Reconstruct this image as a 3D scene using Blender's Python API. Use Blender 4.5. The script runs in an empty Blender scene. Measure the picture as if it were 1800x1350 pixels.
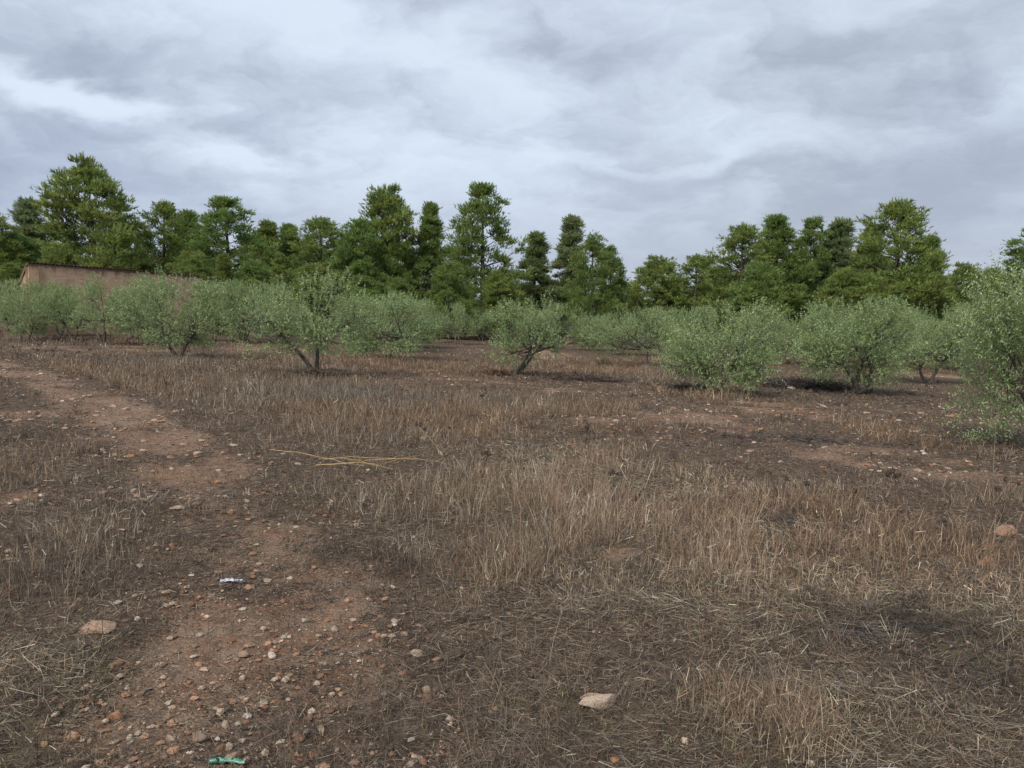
import bpy, math
import numpy as np
from mathutils import Vector

scene = bpy.context.scene
col = scene.collection
R = math.radians
rng = np.random.default_rng(7)

# ------------------------------------------------------------------ camera
FPX = 1300.0                      # focal length in pixels of an 1800 px wide picture
PITCH = math.atan(110.0 / FPX)
CAM = np.array([0.0, 0.0, 1.6])
cam_data = bpy.data.cameras.new('camera')
cam_data.sensor_width = 36.0
cam_data.lens = 36.0 * FPX / 1800.0
cam_data.clip_start = 0.05
cam_data.clip_end = 3000.0
cam = bpy.data.objects.new('camera', cam_data)
cam.location = CAM
cam.rotation_euler = (math.pi / 2 - PITCH, 0, 0)
col.objects.link(cam)
scene.camera = cam

# ------------------------------------------------------------------ sky, sun, exposure
SUN_EL, SUN_AZ = R(46), R(-152)
world = bpy.data.worlds.new('World')
scene.world = world
world.use_nodes = True
nt = world.node_tree
nt.nodes.clear()
L = nt.links.new


def N(kind, **kw):
    n = nt.nodes.new(kind)
    for k, v in kw.items():
        setattr(n, k, v)
    return n


def wmath(op, a, b=None, c=None, clamp=False):
    n = N('ShaderNodeMath', operation=op, use_clamp=clamp)
    for i, v in enumerate((a, b, c)):
        if v is None:
            continue
        if isinstance(v, (int, float)):
            n.inputs[i].default_value = v
        else:
            L(v, n.inputs[i])
    return n.outputs[0]


def wnoise(vec, scale, detail, rough=0.5, dist=0.0):
    n = N('ShaderNodeTexNoise')
    n.inputs['Scale'].default_value = scale
    n.inputs['Detail'].default_value = detail
    n.inputs['Roughness'].default_value = rough
    n.inputs['Distortion'].default_value = dist
    L(vec, n.inputs['Vector'])
    return n.outputs['Fac']


def wmap(vec, loc=(0, 0, 0), rot=(0, 0, 0), sc=(1, 1, 1)):
    n = N('ShaderNodeMapping')
    n.inputs['Location'].default_value = loc
    n.inputs['Rotation'].default_value = rot
    n.inputs['Scale'].default_value = sc
    L(vec, n.inputs['Vector'])
    return n.outputs[0]


def wsmooth(v, lo, hi, a=0.0, b=1.0):
    n = N('ShaderNodeMapRange', interpolation_type='SMOOTHSTEP')
    n.inputs['From Min'].default_value = lo
    n.inputs['From Max'].default_value = hi
    n.inputs['To Min'].default_value = a
    n.inputs['To Max'].default_value = b
    L(v, n.inputs['Value'])
    return n.outputs[0]


def wmix(f, a, b):
    n = N('ShaderNodeMix', data_type='RGBA')
    for s, v in ((0, f), (6, a), (7, b)):
        if isinstance(v, tuple):
            n.inputs[s].default_value = (*v, 1)
        elif isinstance(v, (int, float)):
            n.inputs[s].default_value = v
        else:
            L(v, n.inputs[s])
    return n.outputs[2]


sky = N('ShaderNodeTexSky', sky_type='NISHITA')
sky.sun_disc = False
sky.sun_elevation = SUN_EL
sky.sun_rotation = SUN_AZ
tc = N('ShaderNodeTexCoord')
sep = N('ShaderNodeSeparateXYZ')
L(tc.outputs['Generated'], sep.inputs[0])
zc = wmath('ADD', wmath('ABSOLUTE', sep.outputs[2]), 0.30)
comb = N('ShaderNodeCombineXYZ')               # the cloud layer is a flat deck seen in perspective
L(wmath('DIVIDE', sep.outputs[0], zc), comb.inputs[0])
L(wmath('DIVIDE', sep.outputs[1], zc), comb.inputs[1])
deck = comb.outputs[0]
big = wnoise(wmap(deck, (3.1, 1.7, 0), (0, 0, R(24)), (0.75, 1.0, 1)), 1.1, 6, 0.5, 0.2)
mid = wnoise(wmap(deck, (7.3, 2.2, 4), (0, 0, R(18)), (0.85, 1.0, 1)), 2.4, 7, 0.52, 0.15)
wisp = wnoise(wmap(deck, (1.9, 8.4, 2), (0, 0, R(30)), (0.85, 1.0, 1)), 6.0, 6, 0.55, 0.1)
# the larger banks and breaks of this sky: (azimuth, elevation, half-widths in radians, thickness)
az = wmath('ADD', wmath('ARCTAN2', sep.outputs[0], sep.outputs[1]), wmath('MULTIPLY', wmath('SUBTRACT', wisp, 0.5), 0.22))
el = wmath('ADD', wmath('ARCSINE', sep.outputs[2]), wmath('MULTIPLY', wmath('SUBTRACT', mid, 0.5), 0.22))
bank = None
for (bx, by, hx, hy, k) in ((60, 135, 130, 24, -.34), (190, 165, 90, 20, -.22), (430, 268, 75, 15, -.30), (330, 60, 190, 45, -.10), (880, 115, 110, 36, -.10), (1110, 40, 110, 36, -.08), (1250, 285, 110, 14, -.18),
                            (1720, 210, 130, 30, -.13), (640, 120, 110, 40, -.10), (480, 345, 160, 16, -.12), (1500, 40, 100, 30, -.12), (980, 290, 90, 18, -.12),
                            (110, 85, 120, 34, .20), (420, 160, 170, 50, .17), (690, 195, 90, 34, .22), (950, 72, 60, 20, .2), (1085, 112, 75, 20, .16), (1450, 95, 95, 30, .18), (1660, 130, 170, 60, .12),
                            (1340, 310, 260, 24, .15), (250, 320, 260, 34, .14), (120, 220, 150, 34, .12), (1250, 180, 140, 28, .10), (820, 240, 130, 20, .10), (1600, 330, 200, 40, .13), (750, 20, 160, 18, .14)):
    a0 = math.atan2(bx - 900, FPX); e0 = math.atan2((565 - by), math.hypot(FPX, bx - 900)); sa = hx / FPX; se = hy / FPX
    qa = wmath('DIVIDE', wmath('SUBTRACT', az, a0), sa); qe = wmath('DIVIDE', wmath('SUBTRACT', el, e0), se)
    g_ = wmath('EXPONENT', wmath('MULTIPLY', wmath('ADD', wmath('MULTIPLY', qa, qa), wmath('MULTIPLY', qe, qe)), -0.7))
    g_ = wmath('MULTIPLY', g_, k)
    bank = g_ if bank is None else wmath('ADD', bank, g_)
dens = wmath('ADD', wmath('ADD', wmath('MULTIPLY', big, 0.55), wmath('MULTIPLY', mid, 0.45)), wmath('MULTIPLY', wisp, 0.12))
cm2 = N('ShaderNodeCombineXYZ')
L(wmath('ADD', az, wmath('MULTIPLY', el, 0.35)), cm2.inputs[0])
L(wmath('MULTIPLY', el, 1.7), cm2.inputs[1])
lump = wnoise(cm2.outputs[0], 7.5, 9, 0.62, 0.1)
dens = wmath('ADD', dens, wmath('MULTIPLY', wmath('SUBTRACT', lump, 0.5), 0.46))
dens = wmath('ADD', dens, wmath('MULTIPLY', bank, 0.72))
thick = wsmooth(dens, 0.35, 0.80)
tint = wsmooth(wnoise(wmap(deck, (0.4, 5.5, 0), (0, 0, 0), (0.5, 0.35, 1)), 0.8, 2), 0.38, 0.62)
tint = wmath('MULTIPLY', tint, 0.4)
tint = wmath('ADD', tint, wsmooth(sep.outputs[0], -0.4, 0.45, 0.0, 0.6))
bright = wmix(tint, (3.3, 3.75, 4.4), (3.0, 3.35, 3.74))
dark = wmix(tint, (1.55, 1.84, 2.5), (1.68, 1.87, 2.16))
cloud = wmix(thick, bright, dark)
# far cloud, seen edge-on near the horizon, is an even lavender grey
low = wsmooth(sep.outputs[2], 0.02, 0.24, 0.75, 0.0)
cloud = wmix(low, cloud, (1.9, 2.08, 2.6))
fin = wmix(0.04, cloud, sky.outputs[0])
bg = N('ShaderNodeBackground')
bg.inputs['Strength'].default_value = 0.1
L(fin, bg.inputs['Color'])
L(bg.outputs[0], N('ShaderNodeOutputWorld').inputs['Surface'])

sun_data = bpy.data.lights.new('sun', 'SUN')
sun_data.energy = 1.5
sun_data.angle = R(17)
sun_data.color = (1.0, 0.95, 0.88)
sun = bpy.data.objects.new('sun', sun_data)
sdir = Vector((math.cos(SUN_EL) * math.sin(SUN_AZ), math.cos(SUN_EL) * math.cos(SUN_AZ), math.sin(SUN_EL)))
sun.rotation_euler = sdir.to_track_quat('Z', 'Y').to_euler()
sun.location = (-20, -20, 30)
col.objects.link(sun)

vs = scene.view_settings
vs.view_transform = 'Standard'
vs.look = 'None'
vs.exposure = 1.2
vs.gamma = 1.0
vs.use_curve_mapping = False
scene.cycles.max_bounces = 6
scene.cycles.diffuse_bounces = 3
scene.cycles.transmission_bounces = 4
scene.cycles.glossy_bounces = 2


# ------------------------------------------------------------------ helpers
def _hash(i, j, seed):
    h = (i.astype(np.int64) * 374761393 + j.astype(np.int64) * 668265263 + seed * 974634777) & 0xffffffff
    h = ((h ^ (h >> 13)) * 1274126177) & 0xffffffff
    return ((h ^ (h >> 16)) & 0xffffff) / float(0xffffff)


def vnoise(x, y, seed=0):
    x = np.asarray(x, float); y = np.asarray(y, float)
    i = np.floor(x); j = np.floor(y)
    u = x - i; v = y - j
    u = u * u * (3 - 2 * u); v = v * v * (3 - 2 * v)
    a = _hash(i, j, seed); b = _hash(i + 1, j, seed); c = _hash(i, j + 1, seed); d = _hash(i + 1, j + 1, seed)
    return (a * (1 - u) + b * u) * (1 - v) + (c * (1 - u) + d * u) * v


def fbm(x, y, seed=0, octs=4, rough=0.5):
    s = 0; a = 1; t = 0
    for o in range(octs):
        s = s + a * vnoise(x * 2 ** o, y * 2 ** o, seed + o * 17)
        t += a; a *= rough
    return s / t


def sstep(lo, hi, v):
    t = np.clip((v - lo) / (hi - lo), 0, 1)
    return t * t * (3 - 2 * t)


def base_z(x, y):
    """The lie of the land: it falls gently away and to the right."""
    xs = 45 * np.tanh(np.asarray(x, float) / 45)
    ys = 60 * np.tanh(np.asarray(y, float) / 60)
    back = np.clip(np.asarray(y, float) - 30, 0, 34)
    return -0.045 * xs - 0.013 * ys + 0.026 * back * back / (back + 6)


def spot(px, py):
    """Photograph pixel -> place on the ground, and its distance along Y."""
    f = np.array([0, math.cos(PITCH), -math.sin(PITCH)]); u = np.array([0, math.sin(PITCH), math.cos(PITCH)])
    d = f * FPX + u * (675 - py) + np.array([1.0, 0, 0]) * (px - 900)
    lo, hi = 0.3, 220.0
    g = lambda Y: CAM[2] + d[2] / d[1] * Y - base_z(d[0] / d[1] * Y, Y)
    if g(hi) > 0:
        return d[0] / d[1] * 90, 90.0
    for _ in range(60):
        m = 0.5 * (lo + hi)
        if g(m) > 0: lo = m
        else: hi = m
    return d[0] / d[1] * lo, lo


def wblob(px, py, rx, ry, wt=1.0):
    x, y = spot(px, py)
    mx = rx * y / FPX
    _, y0 = spot(px, py + ry); _, y1 = spot(px, max(py - ry, 600))
    my = max(0.15, 0.5 * abs(y1 - y0))
    return (x, y, mx, my, wt)


def blobsum(bl, x, y, warp=0.35):
    s = np.zeros_like(x)
    nx = fbm(x * 0.9, y * 0.9, 91, 4) - 0.5; ny = fbm(x * 0.9, y * 0.9, 57, 4) - 0.5
    for bx, by, mx, my, wt in bl:
        q = ((x - bx) / mx + nx * 2 * warp * 2) ** 2 + ((y - by) / my + ny * 2 * warp * 2) ** 2
        s = np.maximum(s, wt * np.exp(-q * 0.7))
    return s


TRACK = [spot(*p) for p in ((430, 1440), (450, 1280), (515, 1110), (460, 980), (405, 870), (325, 795), (225, 735), (130, 692), (0, 642), (-160, 604))]
TRACK = [(0.2, 0.3)] + TRACK


def dist_poly(x, y, pts):
    best = np.full_like(x, 1e9)
    for (ax, ay), (bx, by) in zip(pts[:-1], pts[1:]):
        dx, dy = bx - ax, by - ay
        t = np.clip(((x - ax) * dx + (y - ay) * dy) / (dx * dx + dy * dy), 0, 1)
        best = np.minimum(best, np.hypot(x - ax - t * dx, y - ay - t * dy))
    return best


BARE = [wblob(*b) for b in ((1420, 722, 280, 16), (1250, 738, 150, 20), (1560, 803, 260, 24), (1060, 742, 90, 12), (820, 668, 170, 9), (1030, 688, 130, 9),
                            (1720, 740, 120, 22), (450, 614, 110, 8), (960, 622, 90, 8), (20, 880, 60, 30), (20, 975, 50, 16), (50, 725, 90, 22), (660, 1120, 90, 30),
                            (230, 1280, 120, 40), (620, 1220, 90, 30), (1680, 830, 160, 14), (1130, 770, 80, 10), (1080, 965, 60, 14), (1700, 985, 80, 14), (1660, 660, 70, 6), (160, 612, 150, 7))]
CHAR = [wblob(*b) for b in ((660, 1000, 95, 45, 0.8), (1560, 1110, 160, 38), (1710, 1190, 110, 40), (1260, 1130, 60, 25, 0.5), (1440, 776, 120, 8), (1410, 676, 110, 15), (1220, 684, 70, 9),
                            (1000, 664, 120, 7), (550, 664, 60, 8), (130, 602, 90, 5), (200, 905, 90, 28, 0.4), (260, 1110, 70, 28, 0.4), (50, 765, 70, 14, 0.4), (1560, 690, 120, 8), (190, 1030, 60, 24, 0.4), (1150, 1000, 60, 20, 0.4))]
TALL = [wblob(*b) for b in ((950, 880, 380, 80), (1330, 915, 330, 70), (700, 740, 330, 36), (520, 690, 240, 30), (110, 805, 46, 45), (230, 655, 190, 20), (1350, 1260, 120, 60),
                            (70, 1000, 120, 60), (1500, 752, 52, 16), (650, 640, 200, 10), (860, 720, 240, 30), (1150, 660, 160, 10), (890, 1000, 60, 40), (1250, 985, 150, 50), (300, 640, 200, 12),
                            (1620, 930, 170, 40), (1100, 640, 200, 8), (330, 610, 300, 8), (120, 830, 60, 40), (1580, 640, 120, 8), (1270, 704, 90, 12), (1760, 880, 100, 24))]
BURN = [wblob(*b) for b in ((1560, 1108, 150, 30), (1710, 1190, 110, 34), (1440, 776, 120, 8), (1410, 676, 110, 15), (1220, 684, 70, 9))]
STRAW = [wblob(*b) for b in ((1450, 1030, 330, 45), (1200, 1060, 150, 35), (1120, 880, 190, 70), (1730, 1060, 140, 60), (1330, 1080, 160, 50), (1500, 1240, 200, 70), (100, 1180, 140, 60), (980, 820, 120, 40), (1340, 940, 150, 40))]
GREEN = [wblob(*b) for b in ((1000, 1262, 130, 40), (380, 940, 120, 24), (1330, 1310, 110, 40), (1690, 1160, 90, 36), (150, 1190, 80, 40), (330, 830, 120, 18), (1560, 1060, 100, 20), (560, 880, 60, 20), (80, 1330, 80, 40))]


def masks(x, y):
    d = dist_poly(x, y, TRACK)
    d = d + (fbm(x * 1.3, y * 1.3, 5, 4) - 0.5) * 0.6
    wid = 0.72 + 0.012 * np.hypot(x, y)
    nt_ = fbm(x * 1.6, y * 1.6, 63, 4, 0.6)
    far = sstep(4.0, 9.0, np.hypot(x, y))
    trk = sstep(1.3, 0.3, d / wid)
    bare = np.maximum(trk * np.clip(0.52 + 0.25 * far + 1.6 * (nt_ - 0.42), 0.38, 1), blobsum(BARE, x, y) * np.clip(0.68 + 1.5 * (nt_ - 0.4), 0.45, 1))
    n = fbm(x * 0.55, y * 0.55, 33, 5, 0.6)
    bare = np.clip(bare + 0.9 * (n - 0.58), 0, 1)
    char = np.clip(blobsum(CHAR, x, y, 0.45) * np.clip(0.85 + 1.6 * (fbm(x * 2.1, y * 2.1, 72, 3) - 0.45), 0.3, 1.15) + 0.8 * (fbm(x * 0.7, y * 0.7, 71, 4) - 0.66), 0, 1)
    tall = np.clip(blobsum(TALL, x, y, 0.3) + 0.9 * (fbm(x * 0.5, y * 0.5, 12, 4) - 0.58), 0, 1) * (1 - 0.8 * sstep(0.45, 0.9, bare)) * (1 - 0.92 * trk)
    straw = np.clip(blobsum(STRAW, x, y), 0, 1)
    green = np.clip(blobsum(GREEN, x, y), 0, 1) * sstep(0.3, 0.55, fbm(x * 2.2, y * 2.2, 44, 3))
    return bare, char, tall, straw, green


def stony(x, y):
    """Where loose stone lies: the track and the bare patches, wider than the bare soil itself."""
    d = dist_poly(x, y, TRACK) + (fbm(x * 1.3, y * 1.3, 5, 4) - 0.5) * 0.9
    return np.maximum(sstep(1.5, 0.4, d / (0.72 + 0.012 * np.hypot(x, y))), blobsum(BARE, x, y))


def terrain(x, y):
    x = np.asarray(x, float); y = np.asarray(y, float)
    r = np.hypot(x, y)
    z = base_z(x, y)
    z = z + 0.07 * (fbm(x * 0.35, y * 0.35, 3, 3) - 0.5) * sstep(1.0, 5.0, r)
    near = sstep(30, 9, r)
    z = z + near * (0.05 * (fbm(x * 1.9, y * 1.9, 21, 3) - 0.5) + 0.028 * (fbm(x * 7, y * 7, 8, 3, 0.6) - 0.5))
    d = dist_poly(x, y, TRACK)
    return z - 0.035 * np.exp(-(d / 0.7) ** 2)


def mesh_arrays(name, verts, faces, colors=None, smooth=False):
    """faces: (n,3) or (n,4) index array."""
    me = bpy.data.meshes.new(name)
    verts = np.ascontiguousarray(verts, dtype=np.float32)
    faces = np.ascontiguousarray(faces, dtype=np.int32)
    k = faces.shape[1]
    me.vertices.add(len(verts)); me.vertices.foreach_set('co', verts.ravel())
    me.loops.add(faces.size); me.loops.foreach_set('vertex_index', faces.ravel())
    me.polygons.add(len(faces))
    me.polygons.foreach_set('loop_start', np.arange(0, faces.size, k, dtype=np.int32))
    me.polygons.foreach_set('loop_total', np.full(len(faces), k, dtype=np.int32))
    me.polygons.foreach_set('use_smooth', np.full(len(faces), smooth, dtype=bool))
    if colors is not None:
        a = me.attributes.new('tone', 'FLOAT_COLOR', 'POINT')
        c = np.ones((len(verts), 4), dtype=np.float32)
        c[:, :3] = colors
        a.data.foreach_set('color', c.ravel())
    me.update(calc_edges=True)
    return me


def obj(name, me, mat=None, parent=None, loc=None):
    o = bpy.data.objects.new(name, me)
    col.objects.link(o)
    if mat is not None and me is not None and len(me.materials) == 0:
        me.materials.append(mat)
    if parent is not None:
        o.parent = parent
    if loc is not None:
        o.location = loc
    return o


def tag(o, label, cat, group=None, kind=None):
    o['label'] = label
    if cat: o['category'] = cat
    if group: o['group'] = group
    if kind: o['kind'] = kind
    return o


def thing(name, label, cat, loc=(0, 0, 0), rz=0.0, group=None):
    o = bpy.data.objects.new(name, None)
    o.empty_display_size = 0.3
    col.objects.link(o)
    o.location = loc; o.rotation_euler = (0, 0, rz)
    return tag(o, label, cat, group)


class MB:
    """Collects triangles."""
    def __init__(s):
        s.v, s.f, s.c, s.n = [], [], [], 0

    def add(s, v, f, c=None):
        v = np.asarray(v, float); f = np.asarray(f, int)
        s.v.append(v); s.f.append(f + s.n); s.n += len(v)
        s.c.append(np.ones((len(v), 3)) * (1, 1, 1) if c is None else np.broadcast_to(np.asarray(c, float), (len(v), 3)))

    def tube(s, pts, rad, sides=6, c=None):
        pts = np.asarray(pts, float); n = len(pts)
        rad = np.broadcast_to(np.asarray(rad, float), (n,))
        t = np.gradient(pts, axis=0); t /= np.linalg.norm(t, axis=1)[:, None] + 1e-9
        ref = np.array([0.13, 0.31, 1.0]) if abs(t[0, 2]) < 0.9 else np.array([1.0, 0.2, 0.1])
        a = np.cross(t, ref); a /= np.linalg.norm(a, axis=1)[:, None] + 1e-9
        b = np.cross(t, a)
        th = np.arange(sides) * 2 * math.pi / sides
        ring = pts[:, None] + rad[:, None, None] * (a[:, None] * np.cos(th)[None, :, None] + b[:, None] * np.sin(th)[None, :, None])
        v = ring.reshape(-1, 3)
        i = np.arange(n - 1)[:, None] * sides; k = np.arange(sides)[None]; k2 = (k + 1) % sides
        q = np.stack([i + k, i + k2, i + sides + k2, i + sides + k], -1).reshape(-1, 4)
        f = np.concatenate([q[:, [0, 1, 2]], q[:, [0, 2, 3]]])
        tip = np.array([[(n - 1) * sides + j, (n - 1) * sides + j + 1, (n - 1) * sides] for j in range(1, sides - 1)])
        s.add(v, np.concatenate([f, tip]), c)

    def mesh(s, name, smooth=False):
        return mesh_arrays(name, np.concatenate(s.v), np.concatenate(s.f), np.concatenate(s.c), smooth)


def unit(v):
    return v / (np.linalg.norm(v, axis=-1, keepdims=True) + 1e-9)


def rand_unit(n, g):
    return unit(g.normal(size=(n, 3)))


# ------------------------------------------------------------------ materials
def new_mat(name):
    m = bpy.data.materials.new(name)
    m.use_nodes = True
    m.node_tree.nodes.clear()
    return m


class MT:
    """Small node helper for one material."""
    def __init__(s, name):
        s.m = new_mat(name); s.t = s.m.node_tree
        s.out = s.n('ShaderNodeOutputMaterial')

    def n(s, kind, **kw):
        q = s.t.nodes.new(kind)
        for k, v in kw.items(): setattr(q, k, v)
        return q

    def set(s, sock, v):
        if isinstance(v, tuple) and len(v) == 3 and sock.type == 'RGBA': sock.default_value = (*v, 1)
        elif isinstance(v, (tuple, int, float)): sock.default_value = v
        else: s.t.links.new(v, sock)

    def noise(s, scale, detail=4, rough=0.55, vec=None, out='Fac'):
        q = s.n('ShaderNodeTexNoise'); q.inputs['Scale'].default_value = scale; q.inputs['Detail'].default_value = detail; q.inputs['Roughness'].default_value = rough
        if vec is not None: s.set(q.inputs['Vector'], vec)
        return q.outputs[out]

    def vor(s, scale, vec=None, feature='F1', out='Distance'):
        q = s.n('ShaderNodeTexVoronoi', feature=feature); q.inputs['Scale'].default_value = scale
        if vec is not None: s.set(q.inputs['Vector'], vec)
        return q.outputs[out]

    def ramp(s, v, lo, hi, a=0.0, b=1.0):
        q = s.n('ShaderNodeMapRange', interpolation_type='SMOOTHSTEP')
        for k, x in (('From Min', lo), ('From Max', hi), ('To Min', a), ('To Max', b)): q.inputs[k].default_value = x
        s.set(q.inputs['Value'], v)
        return q.outputs[0]

    def math(s, op, a, b=0.0):
        q = s.n('ShaderNodeMath', operation=op); s.set(q.inputs[0], a); s.set(q.inputs[1], b)
        return q.outputs[0]

    def mix(s, f, a, b, blend='MIX'):
        q = s.n('ShaderNodeMix', data_type='RGBA', blend_type=blend)
        s.set(q.inputs[0], f); s.set(q.inputs[6], a); s.set(q.inputs[7], b)
        return q.outputs[2]

    def coord(s, which='Object'):
        return s.n('ShaderNodeTexCoord').outputs[which]

    def attr(s, name='tone', out='Color'):
        return s.n('ShaderNodeAttribute', attribute_name=name).outputs[out]

    def bump(s, h, strength=0.5, dist=0.02):
        q = s.n('ShaderNodeBump'); q.inputs['Strength'].default_value = strength; q.inputs['Distance'].default_value = dist
        s.set(q.inputs['Height'], h)
        return q.outputs[0]

    def pbr(s, colr, rough=0.85, normal=None, spec=0.3, link=True):
        b = s.n('ShaderNodeBsdfPrincipled')
        s.set(b.inputs['Base Color'], colr); s.set(b.inputs['Roughness'], rough)
        b.inputs['Specular IOR Level'].default_value = spec
        if normal is not None: s.set(b.inputs['Normal'], normal)
        if link: s.t.links.new(b.outputs[0], s.out.inputs[0])
        return b.outputs[0]

    def leafy(s, colr, trans=0.3, tcol=None, rough=0.6, spec=0.25):
        b = s.pbr(colr, rough, spec=spec, link=False)
        t = s.n('ShaderNodeBsdfTranslucent'); s.set(t.inputs[0], colr if tcol is None else tcol)
        x = s.n('ShaderNodeMixShader'); x.inputs[0].default_value = trans
        s.t.links.new(b, x.inputs[1]); s.t.links.new(t.outputs[0], x.inputs[2]); s.t.links.new(x.outputs[0], s.out.inputs[0])


def make_ground_mat():
    q = MT('red_soil'); co = q.coord()
    sepn = q.n('ShaderNodeSeparateColor'); q.set(sepn.inputs[0], q.attr('tone'))
    bare, char, straw = sepn.outputs[0], sepn.outputs[1], sepn.outputs[2]
    n1 = q.noise(1.3, 6, 0.6, co); n2 = q.noise(14, 6, 0.65, co); n3 = q.noise(70, 4, 0.6, co)
    soil = q.mix(q.ramp(n1, 0.35, 0.65), (0.255, 0.138, 0.082), (0.335, 0.218, 0.145))
    soil = q.mix(q.ramp(n2, 0.4, 0.7), soil, (0.16, 0.094, 0.06))
    lit = q.mix(q.ramp(n2, 0.35, 0.65), (0.072, 0.047, 0.033), (0.175, 0.12, 0.082))
    lit = q.mix(q.math('MULTIPLY', straw, 0.6), lit, (0.15, 0.115, 0.07))
    lit = q.mix(q.ramp(n3, 0.5, 0.72, 0, 0.45), lit, (0.24, 0.185, 0.12))
    n4 = q.noise(130, 3, 0.7, co)
    lit = q.mix(q.ramp(n4, 0.46, 0.6, 0, 0.6), lit, (0.02, 0.015, 0.012))
    soil = q.mix(q.ramp(q.noise(5, 5, 0.65, co), 0.42, 0.66, 0, 0.7), soil, (0.29, 0.215, 0.155))
    soil = q.mix(q.ramp(n4, 0.5, 0.66, 0, 0.45), soil, (0.07, 0.042, 0.028))
    nmix = q.math('ADD', q.math('MULTIPLY', n2, 0.5), q.math('MULTIPLY', n3, 0.5))
    edge = q.ramp(q.math('ADD', bare, q.math('MULTIPLY', q.math('SUBTRACT', nmix, 0.5), 3.0)), 0.45, 0.75)
    c = q.mix(edge, lit, soil)
    c = q.mix(q.ramp(q.math('ADD', char, q.math('MULTIPLY', q.math('SUBTRACT', n2, 0.5), 0.8)), 0.35, 1.1, 0, 0.65), c, (0.028, 0.024, 0.022))
    # pale chips too small to build
    chip = q.vor(38, co); chipc = q.vor(38, co, out='Color')
    sc = q.n('ShaderNodeSeparateColor'); q.set(sc.inputs[0], chipc)
    on = q.math('MULTIPLY', q.ramp(chip, 0.2, 0.32, 1, 0), q.ramp(sc.outputs[0], 0.55, 0.6))
    on = q.math('MULTIPLY', on, q.ramp(bare, 0.2, 0.7, 0.1, 0.9))
    c = q.mix(on, c, q.mix(sc.outputs[1], (0.42, 0.27, 0.18), (0.5, 0.41, 0.31)))
    chip2 = q.vor(9, co); c2 = q.n('ShaderNodeSeparateColor'); q.set(c2.inputs[0], q.vor(9, co, out='Color'))
    on2 = q.math('MULTIPLY', q.math('MULTIPLY', q.ramp(chip2, 0.16, 0.3, 1, 0), q.ramp(c2.outputs[0], 0.7, 0.74)), q.ramp(bare, 0.25, 0.7, 0.0, 0.8))
    h = q.math('ADD', q.math('MULTIPLY', n2, 0.8), q.math('ADD', q.math('MULTIPLY', n3, 0.35), q.math('MULTIPLY', on, 0.25)))
    q.pbr(c, 0.95, q.bump(h, 1.0, 0.05), 0.15)
    return q.m


def make_blade_mat():
    q = MT('dry_blade')
    q.leafy(q.attr(), 0.22, None, 0.65, 0.2)
    return q.m


def make_leaf_mat():
    q = MT('olive_leaf')
    a = q.attr(); geo = q.n('ShaderNodeNewGeometry')
    under = q.mix(0.72, a, (0.44, 0.53, 0.32))
    rnd = q.n('ShaderNodeObjectInfo').outputs['Random']
    up = q.mix(q.ramp(rnd, 0, 1, 0.0, 0.3), a, (0.21, 0.25, 0.10))
    q.leafy(q.mix(geo.outputs['Backfacing'], up, under), 0.22, q.mix(0.5, a, (0.28, 0.35, 0.08)), 0.48, 0.4)
    return q.m


def make_needle_mat():
    q = MT('pine_needles')
    a = q.attr(); rnd = q.n('ShaderNodeObjectInfo').outputs['Random']
    c = q.mix(q.ramp(rnd, 0.0, 1.0, 0.0, 0.4), a, (0.225, 0.275, 0.08))
    q.leafy(c, 0.45, c, 0.55, 0.3)
    return q.m


def make_bark_mat(name, c1, c2, scale):
    q = MT(name); co = q.coord()
    mp = q.n('ShaderNodeMapping'); mp.inputs['Scale'].default_value = (1, 1, 0.25); q.set(mp.inputs[0], co)
    n = q.noise(scale, 6, 0.65, mp.outputs[0])
    q.pbr(q.mix(q.ramp(n, 0.35, 0.65), c1, c2), 0.9, q.bump(n, 0.8, 0.02), 0.2)
    return q.m


def make_stone_mat():
    q = MT('limestone'); co = q.coord(); rnd = q.n('ShaderNodeObjectInfo').outputs['Random']
    a = q.attr()
    n = q.noise(14, 6, 0.6, co); n2 = q.noise(60, 4, 0.6, co)
    c = q.mix(q.ramp(n, 0.38, 0.68), q.n('ShaderNodeObjectInfo').outputs['Color'], (0.34, 0.17, 0.10))
    c = q.mix(q.ramp(n2, 0.46, 0.66, 0, 0.6), c, (0.17, 0.105, 0.07))
    q.pbr(c, 0.9, q.bump(q.math('ADD', n, q.math('MULTIPLY', n2, 0.4)), 0.6, 0.01), 0.2)
    return q.m


def make_gravel_mat():
    q = MT('gravel'); n = q.noise(40, 5, 0.6, q.coord())
    q.pbr(q.mix(q.ramp(n, 0.45, 0.75, 0, 0.6), q.attr(), (0.22, 0.115, 0.07)), 0.92, q.bump(n, 0.5, 0.01), 0.2)
    return q.m


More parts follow.
